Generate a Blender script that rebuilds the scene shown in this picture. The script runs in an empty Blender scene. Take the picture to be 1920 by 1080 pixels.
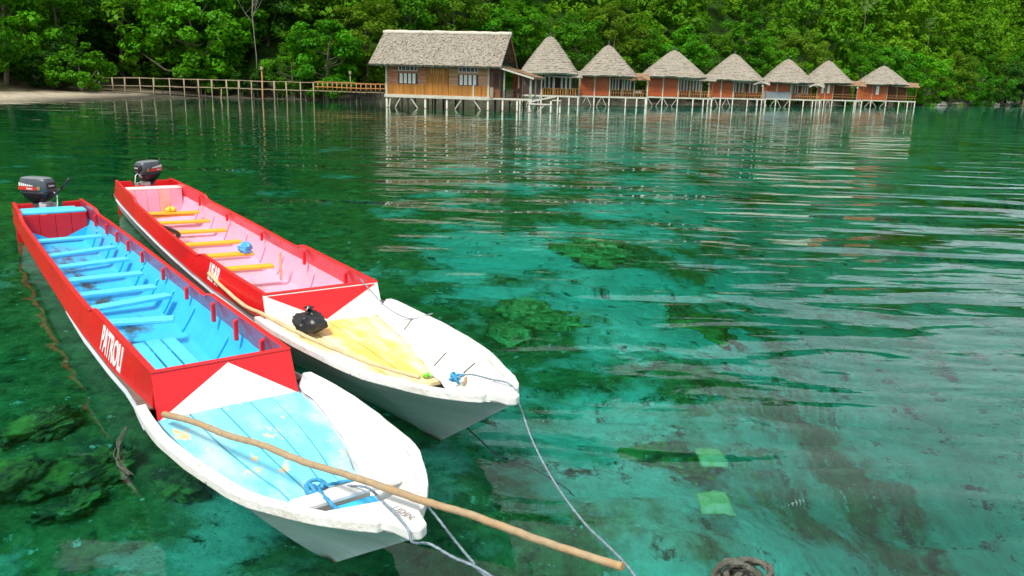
import bpy, math, random
import numpy as np
from mathutils import Matrix, Vector
R = math.radians
random.seed(7)
scene = bpy.context.scene
C = scene.collection

# ------------------------------------------------------------------ camera
CAM_H, FPX, HORIZON, ROLL = 2.7, 1500.0, 154.0, R(1.6)
PITCH = math.atan((540 - HORIZON) / FPX)
cam = bpy.data.objects.new('camera', bpy.data.cameras.new('camera'))
C.objects.link(cam)
cam.data.sensor_width = 36.0
cam.data.lens = 36.0 * FPX / 1920.0
cam.data.clip_start = 0.05
cam.data.clip_end = 3000
cam.matrix_world = Matrix.Translation((0, 0, CAM_H)) @ Matrix.Rotation(math.pi / 2 - PITCH, 4, 'X') @ Matrix.Rotation(ROLL, 4, 'Z')
scene.camera = cam

# ------------------------------------------------------------------ sky, sun, exposure
SUN_EL, SUN_AZ = R(58), R(205)          # azimuth clockwise from +Y: behind the viewer, a little to the left
world = bpy.data.worlds.new('World'); scene.world = world; world.use_nodes = True
wn, wl = world.node_tree.nodes, world.node_tree.links
wn.clear()
sky = wn.new('ShaderNodeTexSky'); sky.sky_type = 'NISHITA'; sky.sun_disc = False
sky.sun_elevation = SUN_EL; sky.sun_rotation = SUN_AZ; sky.air_density = 1.0; sky.dust_density = 3.0; sky.ozone_density = 1.0
tcw = wn.new('ShaderNodeTexCoord')
cn = wn.new('ShaderNodeTexNoise'); cn.inputs['Scale'].default_value = 2.2; cn.inputs['Detail'].default_value = 5
wl.new(tcw.outputs['Generated'], cn.inputs['Vector'])
cr = wn.new('ShaderNodeValToRGB')
cr.color_ramp.elements[0].position = 0.30; cr.color_ramp.elements[0].color = (5.2, 5.7, 6.2, 1)
cr.color_ramp.elements[1].position = 0.70; cr.color_ramp.elements[1].color = (9.5, 9.6, 9.6, 1)
wl.new(cn.outputs['Fac'], cr.inputs['Fac'])
mixw = wn.new('ShaderNodeMixRGB'); mixw.inputs['Fac'].default_value = 0.72
wl.new(sky.outputs['Color'], mixw.inputs['Color1']); wl.new(cr.outputs['Color'], mixw.inputs['Color2'])
bg = wn.new('ShaderNodeBackground'); bg.inputs['Strength'].default_value = 0.085
wl.new(mixw.outputs['Color'], bg.inputs['Color'])
wo = wn.new('ShaderNodeOutputWorld'); wl.new(bg.outputs['Background'], wo.inputs['Surface'])

sl = bpy.data.lights.new('sun', 'SUN'); sl.energy = 2.5; sl.angle = R(12); sl.color = (1.0, 0.96, 0.9)
sun = bpy.data.objects.new('sun', sl); C.objects.link(sun)
sd = Vector((math.sin(SUN_AZ) * math.cos(SUN_EL), math.cos(SUN_AZ) * math.cos(SUN_EL), math.sin(SUN_EL)))
sun.rotation_euler = sd.to_track_quat('Z', 'Y').to_euler()

scene.view_settings.view_transform = 'Standard'
scene.view_settings.look = 'None'
scene.view_settings.exposure = 0.80
scene.view_settings.gamma = 1.0
scene.render.engine = 'CYCLES'
scene.cycles.use_denoising = True
scene.cycles.use_adaptive_sampling = True
scene.cycles.adaptive_threshold = 0.015
scene.cycles.max_bounces = 8
scene.cycles.diffuse_bounces = 4
scene.cycles.glossy_bounces = 3
scene.cycles.transmission_bounces = 4
scene.cycles.transparent_max_bounces = 8
scene.cycles.sample_clamp_indirect = 4.0

# ------------------------------------------------------------------ helpers
def ray(x, y):
    u = (x - 960) / FPX; v = -(y - 540) / FPX
    c, s = math.cos(ROLL), math.sin(ROLL)
    u2 = u * c - v * s; v2 = u * s + v * c
    return np.array([u2, math.cos(PITCH) + v2 * math.sin(PITCH), -math.sin(PITCH) + v2 * math.cos(PITCH)])
def at(x, y, z):
    d = ray(x, y); return np.array([0, 0, CAM_H]) + d * (z - CAM_H) / d[2]
def atY(x, y, Y):
    d = ray(x, y); return np.array([0, 0, CAM_H]) + d * Y / d[1]

def tag(o, label=None, cat=None, group=None, kind=None):
    if label: o['label'] = label
    if cat: o['category'] = cat
    if group: o['group'] = group
    if kind: o['kind'] = kind
    return o
def empty(name, loc=(0, 0, 0), rz=0.0, parent=None):
    o = bpy.data.objects.new(name, None); C.objects.link(o)
    o.location = loc; o.rotation_euler = (0, 0, rz); o.empty_display_size = 0.2
    if parent: o.parent = parent
    return o
def link_mesh(name, me, mat=None, parent=None, smooth=False, bevel=0.0):
    o = bpy.data.objects.new(name, me); C.objects.link(o)
    if mat is not None and len(me.materials) == 0: me.materials.append(mat)
    if parent: o.parent = parent
    if smooth:
        me.polygons.foreach_set('use_smooth', [True] * len(me.polygons))
    if bevel:
        b = o.modifiers.new('bevel', 'BEVEL'); b.width = bevel; b.segments = 2; b.limit_method = 'ANGLE'; b.angle_limit = R(35)
    return o
class MB:
    def __init__(s): s.v = []; s.f = []
    def add(s, vs, fs):
        n = len(s.v); s.v += [tuple(map(float, p)) for p in vs]; s.f += [tuple(i + n for i in q) for q in fs]; return s
    def box(s, c, size, rz=0.0, M=None):
        hx, hy, hz = size[0] / 2, size[1] / 2, size[2] / 2
        P = [(-hx, -hy, -hz), (hx, -hy, -hz), (hx, hy, -hz), (-hx, hy, -hz), (-hx, -hy, hz), (hx, -hy, hz), (hx, hy, hz), (-hx, hy, hz)]
        ca, sa = math.cos(rz), math.sin(rz)
        if M is not None: P = [tuple(M @ Vector(p)) for p in P]
        P = [(p[0] * ca - p[1] * sa + c[0], p[0] * sa + p[1] * ca + c[1], p[2] + c[2]) for p in P]
        return s.add(P, [(0, 3, 2, 1), (4, 5, 6, 7), (0, 1, 5, 4), (1, 2, 6, 5), (2, 3, 7, 6), (3, 0, 4, 7)])
    def span(s, x0, x1, y0, y1, z0, z1):
        return s.box(((x0 + x1) / 2, (y0 + y1) / 2, (z0 + z1) / 2), (abs(x1 - x0), abs(y1 - y0), abs(z1 - z0)))
    def bar(s, a, b, w, h=None, up=(0, 0, 1)):
        a, b = Vector(a), Vector(b); h = h or w
        d = (b - a).normalized(); u = Vector(up)
        if abs(d.dot(u)) > 0.98: u = Vector((0, 1, 0))
        x = d.cross(u).normalized() * (w / 2); y = x.cross(d).normalized() * (h / 2)
        P = [a - x - y, a + x - y, a + x + y, a - x + y, b - x - y, b + x - y, b + x + y, b - x + y]
        return s.add(P, [(0, 3, 2, 1), (4, 5, 6, 7), (0, 1, 5, 4), (1, 2, 6, 5), (2, 3, 7, 6), (3, 0, 4, 7)])
    def loft(s, secs, closed=True, caps=True):
        n = len(secs[0]); vs = [p for q in secs for p in q]; fs = []
        for i in range(len(secs) - 1):
            for j in range(n if closed else n - 1):
                k = (j + 1) % n
                fs.append((i * n + j, i * n + k, (i + 1) * n + k, (i + 1) * n + j))
        if caps and closed:
            fs.append(tuple(range(n - 1, -1, -1))); fs.append(tuple((len(secs) - 1) * n + j for j in range(n)))
        return s.add(vs, fs)
    def tube(s, pts, rad, n=8, twist=0.0, lobe=0.0, nl=3):
        pts = [Vector(p) for p in pts]; secs = []; u = None; L = 0
        for i, p in enumerate(pts):
            d = (pts[min(i + 1, len(pts) - 1)] - pts[max(i - 1, 0)])
            if d.length < 1e-9: d = Vector((0, 0, 1))
            d.normalize()
            if u is None:
                u = d.orthogonal().normalized()
            else:
                u = (u - d * u.dot(d)).normalized(); L += (p - pts[i - 1]).length
            w = d.cross(u); r = rad[i] if hasattr(rad, '__len__') else rad
            secs.append([p + (u * math.cos(2 * math.pi * k / n) + w * math.sin(2 * math.pi * k / n)) * r * (1 + lobe * math.cos(nl * (2 * math.pi * k / n) + twist * L)) for k in range(n)])
        return s.loft(secs)
    def mesh(s, name='m'):
        me = bpy.data.meshes.new(name); me.from_pydata(s.v, [], s.f); me.update(); return me
    def build(s, name, mat=None, parent=None, smooth=False, bevel=0.0):
        return link_mesh(name, s.mesh(name), mat, parent, smooth, bevel)
def smoothpath(pts, n=12):
    pts = [Vector(p) for p in pts]; out = []
    for i in range(len(pts) - 1):
        p0, p1, p2, p3 = pts[max(i - 1, 0)], pts[i], pts[i + 1], pts[min(i + 2, len(pts) - 1)]
        for k in range(n):
            t = k / n
            out.append(0.5 * ((2 * p1) + (p2 - p0) * t + (2 * p0 - 5 * p1 + 4 * p2 - p3) * t * t + (3 * p1 - p0 - 3 * p2 + p3) * t ** 3))
    out.append(pts[-1]); return out
def np_mesh(name, V, F, attrs=None, smooth=False):
    me = bpy.data.meshes.new(name); k = F.shape[1]
    me.vertices.add(len(V)); me.vertices.foreach_set('co', np.asarray(V, np.float32).ravel())
    me.loops.add(F.size); me.loops.foreach_set('vertex_index', F.astype(np.int32).ravel())
    me.polygons.add(len(F)); me.polygons.foreach_set('loop_start', np.arange(0, F.size, k, dtype=np.int32))
    me.polygons.foreach_set('loop_total', np.full(len(F), k, np.int32))
    if smooth: me.polygons.foreach_set('use_smooth', np.ones(len(F), bool))
    me.update(calc_edges=True)
    for nm, val in (attrs or {}).items():
        a = me.attributes.new(nm, 'FLOAT', 'POINT'); a.data.foreach_set('value', np.asarray(val, np.float32))
    return me
def fbm(x, y, seed=0, oct=4):
    rs = np.random.RandomState(seed); out = 0; amp = 1.0; fr = 1.0
    for _ in range(oct):
        for _k in range(4):
            a = rs.uniform(0, 2 * math.pi); p = rs.uniform(0, 6.28); f = fr * rs.uniform(.7, 1.4)
            out = out + amp * .5 * np.sin((x * math.cos(a) + y * math.sin(a)) * f + p + 1.3 * np.sin((y * math.cos(a) - x * math.sin(a)) * f * .6 + p * 2))
        amp *= .5; fr *= 2.1
    return out

# ------------------------------------------------------------------ materials
def new_mat(name):
    m = bpy.data.materials.new(name); m.use_nodes = True
    nt = m.node_tree; nt.nodes.clear()
    out = nt.nodes.new('ShaderNodeOutputMaterial')
    return m, nt.nodes, nt.links, out
def ramp(n, l, src, p0, p1, c0=(0, 0, 0, 1), c1=(1, 1, 1, 1)):
    r = n.new('ShaderNodeValToRGB'); r.color_ramp.elements[0].position = p0; r.color_ramp.elements[1].position = p1
    r.color_ramp.elements[0].color = c0; r.color_ramp.elements[1].color = c1
    l.new(src, r.inputs['Fac']); return r.outputs['Color']
def noise(n, l, vec, scale, detail=4, rough=.55, mapping=None):
    if mapping:
        mp = n.new('ShaderNodeMapping'); mp.inputs['Scale'].default_value = mapping; l.new(vec, mp.inputs['Vector']); vec = mp.outputs['Vector']
    t = n.new('ShaderNodeTexNoise'); t.inputs['Scale'].default_value = scale; t.inputs['Detail'].default_value = detail; t.inputs['Roughness'].default_value = rough
    l.new(vec, t.inputs['Vector']); return t.outputs['Fac']
def mixc(n, l, fac, a, b, mode='MIX'):
    m = n.new('ShaderNodeMixRGB'); m.blend_type = mode
    for s, v in ((m.inputs['Fac'], fac), (m.inputs['Color1'], a), (m.inputs['Color2'], b)):
        if isinstance(v, (int, float)): s.default_value = v
        elif isinstance(v, tuple): s.default_value = v if len(v) == 4 else v + (1,)
        else: l.new(v, s)
    return m.outputs['Color']
def paint(name, col, rough=.4, var=.18, chip=None, chip_p=.68, grain=(1, 1, 1), scale=6.0, bump=.15, dirt=None, dirt_p=.6, spec=.5, coord='Object', stain=None, low=None, chip_s=1.7):
    """painted or raw surface: tone variation, chips down to another colour, dirt, fine relief"""
    m, n, l, out = new_mat(name)
    tc = n.new('ShaderNodeTexCoord'); v = tc.outputs[coord]
    b = n.new('ShaderNodeBsdfPrincipled'); l.new(b.outputs[0], out.inputs['Surface'])
    f1 = noise(n, l, v, scale, 5, .6, grain)
    dk = tuple(c * (1 - var) for c in col); lt = tuple(min(1, c * (1 + var * .6)) for c in col)
    c = ramp(n, l, f1, .3, .7, dk + (1,), lt + (1,))
    if dirt:
        f2 = noise(n, l, v, scale * .5, 7, .68, grain)
        c = mixc(n, l, ramp(n, l, f2, dirt_p - .08, dirt_p + .14), c, dirt)
    if chip:
        f3 = noise(n, l, v, scale * chip_s, 10, .62 if chip_s > 1 else .74, grain)
        c = mixc(n, l, ramp(n, l, f3, chip_p, chip_p + .02), c, chip)
    if low:     # what the water wets: weed and dark tide mark below a height, with a ragged edge
        gp = n.new('ShaderNodeNewGeometry'); s2 = n.new('ShaderNodeSeparateXYZ'); l.new(gp.outputs['Position'], s2.inputs[0])
        m2 = n.new('ShaderNodeMath'); m2.operation = 'MULTIPLY_ADD'; m2.inputs[1].default_value = low[2]; l.new(noise(n, l, v, 9, 5, .65), m2.inputs[0]); l.new(s2.outputs['Z'], m2.inputs[2])
        m3 = n.new('ShaderNodeMapRange'); m3.inputs['From Min'].default_value = low[1] + low[2] * .5 - .02; m3.inputs['From Max'].default_value = low[1] + low[2] * .5 + .02; m3.inputs['To Min'].default_value = 1; m3.inputs['To Max'].default_value = 0
        l.new(m2.outputs[0], m3.inputs['Value']); c = mixc(n, l, m3.outputs[0], c, low[0])
    if stain:   # bilge stains: patches of grime on the boat's floor, left of the middle
        sp = n.new('ShaderNodeSeparateXYZ'); l.new(v, sp.inputs[0])
        gx = n.new('ShaderNodeMath'); gx.operation = 'ABSOLUTE'; ad = n.new('ShaderNodeMath'); ad.operation = 'ADD'; ad.inputs[1].default_value = .10
        l.new(sp.outputs['X'], ad.inputs[0]); l.new(ad.outputs[0], gx.inputs[0])
        f4 = noise(n, l, v, 2.6, 8, .65, (1, .5, 1))
        sm_ = n.new('ShaderNodeMath'); sm_.operation = 'MULTIPLY_ADD'; sm_.inputs[1].default_value = -.55; l.new(gx.outputs[0], sm_.inputs[0]); l.new(f4, sm_.inputs[2])
        c = mixc(n, l, ramp(n, l, sm_.outputs[0], .43, .55), c, stain)
    l.new(c, b.inputs['Base Color'])
    b.inputs['Specular IOR Level'].default_value = spec
    fr = noise(n, l, v, scale * 3, 3, .5, grain)
    mr = n.new('ShaderNodeMapRange'); mr.inputs['To Min'].default_value = rough * .75; mr.inputs['To Max'].default_value = min(1, rough * 1.3)
    l.new(fr, mr.inputs['Value']); l.new(mr.outputs[0], b.inputs['Roughness'])
    if bump:
        bp = n.new('ShaderNodeBump'); bp.inputs['Strength'].default_value = bump; bp.inputs['Distance'].default_value = .02
        l.new(noise(n, l, v, scale * 4, 6, .6, grain), bp.inputs['Height']); l.new(bp.outputs[0], b.inputs['Normal'])
    return m
def leaf_mat(name, dark, light, hue2, trans=.42):
    m, n, l, out = new_mat(name)
    at1 = n.new('ShaderNodeAttribute'); at1.attribute_name = 'tint'
    at2 = n.new('ShaderNodeAttribute'); at2.attribute_name = 'kindtint'
    oi = n.new('ShaderNodeObjectInfo')
    c = mixc(n, l, at1.outputs['Fac'], dark, light)
    ad = n.new('ShaderNodeMath'); ad.operation = 'ADD'; l.new(at2.outputs['Fac'], ad.inputs[0])
    mu = n.new('ShaderNodeMath'); mu.operation = 'MULTIPLY'; mu.inputs[1].default_value = .45; l.new(oi.outputs['Random'], mu.inputs[0]); l.new(mu.outputs[0], ad.inputs[1])
    c = mixc(n, l, ad.outputs[0], c, hue2)
    d = n.new('ShaderNodeBsdfPrincipled'); d.inputs['Roughness'].default_value = .5; d.inputs['Specular IOR Level'].default_value = .12
    l.new(c, d.inputs['Base Color'])
    t = n.new('ShaderNodeBsdfTranslucent'); l.new(mixc(n, l, .5, c, (.10, .30, .006), 'MIX'), t.inputs['Color'])
    ms = n.new('ShaderNodeMixShader'); ms.inputs['Fac'].default_value = trans
    l.new(d.outputs[0], ms.inputs[1]); l.new(t.outputs[0], ms.inputs[2]); l.new(ms.outputs[0], out.inputs['Surface'])
    return m
M = {}
M['leaf_bright'] = leaf_mat('leaf_bright', (.016, .10, .003), (.085, .40, .005), (.16, .46, .006))
M['leaf_mid'] = leaf_mat('leaf_mid', (.013, .080, .003), (.075, .32, .005), (.14, .38, .007))
M['leaf_olive'] = leaf_mat('leaf_olive', (.018, .070, .003), (.11, .27, .008), (.19, .27, .012))
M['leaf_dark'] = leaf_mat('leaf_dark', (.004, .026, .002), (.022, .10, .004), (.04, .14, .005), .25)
M['bark'] = paint('bark', (.17, .14, .11), .9, .4, scale=3, grain=(3, 3, .6), bump=.6, spec=.2)
M['bark_pale'] = paint('bark_pale', (.20, .19, .15), .9, .3, scale=3, grain=(3, 3, .6), bump=.5, spec=.2)
M['red'] = paint('red_paint', (.68, .010, .014), .30, .10, chip=(.60, .20, .18), chip_p=.76, scale=4, grain=(1, .6, 1.4), bump=.12, dirt=(.44, .012, .016), dirt_p=.58)
M['red_glare'] = paint('red_paint_with_glare', (.40, .04, .07), .26, .15, scale=1.3, bump=.05, dirt=(.28, .075, .14), dirt_p=.46)  # inner coaming faces: purplish glare painted into the red, dirt tone included
M['red_trim'] = paint('red_trim', (.72, .02, .025), .3, .15, scale=8, bump=.12, chip=(.75, .35, .3), chip_p=.70)
M['white'] = paint('white_paint', (.74, .74, .71), .45, .08, scale=4, bump=.25, dirt=(.60, .57, .50), dirt_p=.60, chip=(.42, .38, .31), chip_p=.73)
M['rim_white'] = paint('rim_white', (.74, .73, .69), .45, .08, scale=7, bump=.5, dirt=(.55, .52, .45), dirt_p=.58, chip=(.30, .27, .21), chip_p=.655)
M['white_hull'] = paint('white_hull', (.58, .64, .66), .5, .22, scale=3, grain=(.6, .35, 5), bump=.5, dirt=(.36, .41, .42), dirt_p=.53, chip=(.26, .20, .13), chip_p=.72, low=((.10, .022, .016), .03, .05))
M['antifoul'] = paint('antifoul', (.10, .025, .018), .7, .4, scale=6, bump=.3, dirt=(.03, .04, .02), dirt_p=.5)
M['blue'] = paint('blue_paint', (.045, .50, .86), .32, .10, scale=5, bump=.14, dirt=(.05, .34, .62), dirt_p=.66)
M['blue_inside'] = paint('blue_paint_inside', (.045, .50, .86), .32, .10, scale=5, bump=.14, dirt=(.05, .38, .70), dirt_p=.64, stain=(.06, .055, .04))
M['pink_inside'] = paint('pink_paint_inside', (.80, .42, .55), .4, .10, scale=4, bump=.12, dirt=(.70, .36, .42), dirt_p=.58, stain=(.36, .20, .16))
M['blue_seat'] = paint('blue_seat', (.10, .62, .90), .4, .14, scale=6, bump=.3, grain=(1, 3, 3), chip=(.10, .24, .32), chip_p=.70, dirt=(.06, .42, .66), dirt_p=.60)
M['blue_deck'] = paint('blue_deck', (.17, .64, .80), .45, .10, scale=3.2, grain=(1.6, .9, 1), bump=.2, dirt=(.44, .72, .78), dirt_p=.56, chip=(.74, .50, .26), chip_p=.590, chip_s=.8)
M['pink'] = paint('pink_paint', (.80, .42, .55), .4, .10, scale=4, bump=.12, dirt=(.66, .33, .36), dirt_p=.58, chip=(.35, .16, .16), chip_p=.80)
M['yellow_seat'] = paint('yellow_seat', (.84, .44, .03), .4, .12, scale=9, grain=(1, 4, 4), bump=.14, dirt=(.6, .3, .05), dirt_p=.68)
M['yellow_deck'] = paint('yellow_deck', (.86, .56, .12), .5, .12, scale=3, grain=(2.4, .8, 1), bump=.2, dirt=(.84, .76, .52), dirt_p=.51, chip=(.56, .38, .18), chip_p=.615, chip_s=.8)
M['cream_paint'] = paint('cream_paint', (.82, .62, .60), .5, .12, scale=8, bump=.2, dirt=(.6, .4, .34), dirt_p=.62)
M['orange_worn'] = paint('orange_worn', (.82, .42, .20), .5, .25, scale=5, bump=.1, dirt=(.80, .44, .5), dirt_p=.5)
M['grime'] = paint('bilge_grime', (.055, .05, .04), .5, .5, scale=7, bump=.25, dirt=(.16, .12, .07), dirt_p=.55)
M['pole_wood'] = paint('pole_wood', (.38, .28, .16), .6, .25, scale=6, grain=(4, 4, 4), bump=.35, dirt=(.36, .20, .08), dirt_p=.58, chip=(.16, .09, .04), chip_p=.74)
M['pole_end'] = paint('pole_end', (.50, .32, .13), .7, .2, scale=14)
M['bamboo'] = paint('bamboo_pole', (.60, .47, .25), .6, .2, scale=7, bump=.2, dirt=(.42, .30, .14), dirt_p=.6)
M['rope_blue'] = paint('rope_blue', (.05, .33, .58), .7, .3, scale=30, bump=.5)
M['rope_grey'] = paint('rope_grey', (.22, .29, .34), .8, .35, scale=30, bump=.5)
M['rope_old'] = paint('rope_old', (.16, .165, .125), .9, .5, scale=24, bump=.8, dirt=(.06, .06, .045), dirt_p=.52)
M['rope_dark'] = paint('rope_dark', (.05, .07, .06), .8, .3, scale=20)
M['black_plastic'] = paint('black_plastic', (.012, .012, .013), .28, .3, scale=8, bump=.1, spec=.5)
M['motor_grey'] = paint('motor_grey', (.060, .072, .088), .28, .15, scale=4, bump=.03)
M['motor_top'] = paint('motor_top', (.17, .19, .20), .4, .15, scale=4, bump=.03)
M['motor_black'] = paint('motor_black', (.010, .011, .013), .4, .2, scale=5, bump=.05)
M['metal'] = paint('galvanised_metal', (.5, .5, .5), .35, .2, scale=10, bump=.1)
M['decal_red'] = paint('decal_red', (.62, .02, .02), .35, .08, scale=20, bump=0)
M['decal_white'] = paint('decal_white', (.80, .79, .74), .4, .08, scale=20, bump=0)
M['decal_gold'] = paint('decal_gold', (.50, .34, .08), .4, .1, scale=20, bump=0)
M['letter_white'] = paint('letter_white', (.82, .82, .80), .4, .06, scale=14, bump=.05)
M['letter_dark'] = paint('letter_dark', (.27, .24, .23), .6, .4, scale=30, bump=0)
M['letter_yellow'] = paint('letter_yellow', (.80, .50, .18), .5, .1, scale=14, bump=0)
M['green_plastic'] = paint('green_plastic', (.20, .62, .06), .35, .15, scale=10, bump=.2)
M['blue_plastic'] = paint('blue_plastic', (.06, .36, .72), .3, .25, scale=10, bump=.2, dirt=(.4, .62, .8), dirt_p=.6)
M['yellow_plastic'] = paint('yellow_plastic', (.85, .55, .03), .35, .1, scale=10)
M['paper'] = paint('paper', (.78, .76, .78), .6, .1, scale=12, bump=.1, chip=(.1, .1, .16), chip_p=.66)
M['thatch'] = paint('thatch', (.32, .288, .228), .95, .30, scale=5, grain=(1.6, 1.6, 2.4), bump=1.0, dirt=(.14, .11, .075), dirt_p=.56, chip=(.50, .47, .41), chip_p=.60, spec=.1)
M['thatch_brown'] = paint('thatch_brown', (.34, .22, .13), .95, .35, scale=5, grain=(1.6, 1.6, 2.4), bump=1.0, dirt=(.15, .08, .045), dirt_p=.56, spec=.1)
M['thatch_ridge'] = paint('thatch_ridge', (.58, .54, .44), .95, .25, scale=5, bump=.8, dirt=(.3, .26, .2), dirt_p=.6, spec=.1)
M['hut_wood'] = paint('hut_wood', (.40, .078, .010), .5, .35, scale=1.6, grain=(.5, .5, 6), bump=.3, dirt=(.28, .045, .010), dirt_p=.56)
M['dark_wood'] = paint('dark_wood', (.055, .030, .022), .7, .4, scale=2, grain=(.5, .5, 6), bump=.3)
M['brown_wood'] = paint('brown_wood', (.20, .07, .03), .6, .35, scale=2, bump=.3)
M['board_pink'] = paint('board_pink', (.46, .18, .07), .65, .5, scale=1.2, grain=(.5, .5, 8), bump=.3, dirt=(.56, .36, .24), dirt_p=.54)
M['board_pale'] = paint('board_pale', (.62, .39, .21), .65, .3, scale=1.2, grain=(.5, .5, 8), bump=.3, dirt=(.32, .13, .06), dirt_p=.50)
M['bamboo_panel'] = paint('bamboo_panel', (.52, .22, .03), .6, .5, scale=1.6, grain=(6, 6, .5), bump=.3, dirt=(.24, .09, .015), dirt_p=.52)
M['bamboo_rail'] = paint('bamboo_rail', (.50, .22, .06), .6, .3, scale=4, bump=.2)
M['bamboo_pale'] = paint('bamboo_pale', (.34, .28, .18), .7, .3, scale=4, bump=.2, dirt=(.28, .20, .11), dirt_p=.55)
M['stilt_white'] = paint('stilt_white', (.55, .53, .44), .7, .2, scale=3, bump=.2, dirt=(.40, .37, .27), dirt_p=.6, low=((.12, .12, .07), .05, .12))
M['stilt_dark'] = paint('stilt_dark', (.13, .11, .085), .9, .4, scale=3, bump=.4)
M['grey_sheet'] = paint('grey_sheet', (.21, .24, .26), .6, .15, scale=3, bump=.1)
M['shutter'] = paint('shutter_white', (.78, .76, .70), .6, .08, scale=4, bump=.1)
M['window_dark'] = paint('window_dark', (.03, .035, .06), .2, .3, scale=3, bump=0)
M['louvre_blue'] = paint('louvre_blue', (.10, .12, .28), .5, .3, scale=3)
M['lamp_glass'] = paint('lamp_glass', (.8, .78, .7), .3, .05, scale=5, bump=0)
M['cloth_red'] = paint('cloth_red', (.45, .03, .05), .8, .2, scale=4)
M['cloth_white'] = paint('cloth_white', (.75, .75, .72), .8, .1, scale=4)
M['cloth_orange'] = paint('cloth_orange', (.85, .40, .12), .8, .1, scale=4)
M['rock'] = paint('shore_rock', (.20, .19, .17), .9, .35, scale=1.2, bump=.8, dirt=(.07, .08, .05), dirt_p=.55)
M['mossy_rock'] = paint('mossy_rock', (.085, .10, .035), .9, .6, scale=6, bump=1.0, dirt=(.22, .34, .05), dirt_p=.52, chip=(.36, .36, .26), chip_p=.64)
M['coral'] = paint('coral', (.16, .26, .06), .9, .6, scale=7, bump=1.0, dirt=(.44, .58, .18), dirt_p=.52, chip=(.03, .05, .02), chip_p=.60)
M['sheet_green'] = paint('sheet_green', (.24, .46, .14), .7, .3, scale=9, bump=.3, dirt=(.42, .55, .36), dirt_p=.52)

# ------------------------------------------------------------------ terrain and water
SHORE = np.array([(-400, 40), (-120, 60), (-60, 62), (-42, 65), (-38.5, 76), (-37.5, 86), (-33, 94.5), (-24, 98), (-10, 101), (6, 113), (40, 143), (75, 174), (110, 206), (150, 250), (200, 300), (420, 480)], float)
def shore_dist(x, y):
    """signed distance to the shoreline, positive inland"""
    x = np.asarray(x, float); y = np.asarray(y, float); best = np.full(x.shape, 1e9); sign = np.ones(x.shape)
    for a, b in zip(SHORE[:-1], SHORE[1:]):
        d = b - a; L2 = d @ d
        t = np.clip(((x - a[0]) * d[0] + (y - a[1]) * d[1]) / L2, 0, 1)
        dx, dy = x - a[0] - t * d[0], y - a[1] - t * d[1]; q = np.hypot(dx, dy)
        cr_ = d[0] * (y - a[1]) - d[1] * (x - a[0])
        up = q < best - 1e-9
        sign = np.where(up, np.where(cr_ > 0, 1, -1), sign); best = np.where(up, q, best)
    return best * sign
def land_z(x, y):
    d = shore_dist(x, y)
    beach = np.clip((-x - 33) / 8, 0, 1)
    flat = 3 + 14 * beach
    dd = np.maximum(d, 0)
    sl_ = np.interp(x, [-45, 0, 60, 160], [1.08, 1.0, .92, .88])      # steep on the left, easing off to the right
    z = np.where(dd < flat, .055 * dd, .055 * flat + (dd - flat) * (.55 + (sl_ - .55) * np.clip((dd - flat) / 15, 0, 1)))
    z = np.where(z > 120, 120 + (z - 120) * .25, z)
    z = z + np.where(dd > flat, fbm(x * .06, y * .06, 3) * np.clip((dd - flat) / 12, 0, 1) * 1.6, 0)
    return np.where(d < 0, .45 * d, z) + .05 * fbm(x * .5, y * .5, 5, 2) * np.clip(np.abs(d) / 3, 0, 1)
def grid(xs, ys):
    X, Y = np.meshgrid(xs, ys); nx, ny = len(xs), len(ys)
    i = np.arange(nx * ny).reshape(ny, nx)
    F = np.stack([i[:-1, :-1].ravel(), i[:-1, 1:].ravel(), i[1:, 1:].ravel(), i[1:, :-1].ravel()], 1)
    return X.ravel(), Y.ravel(), F
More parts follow.
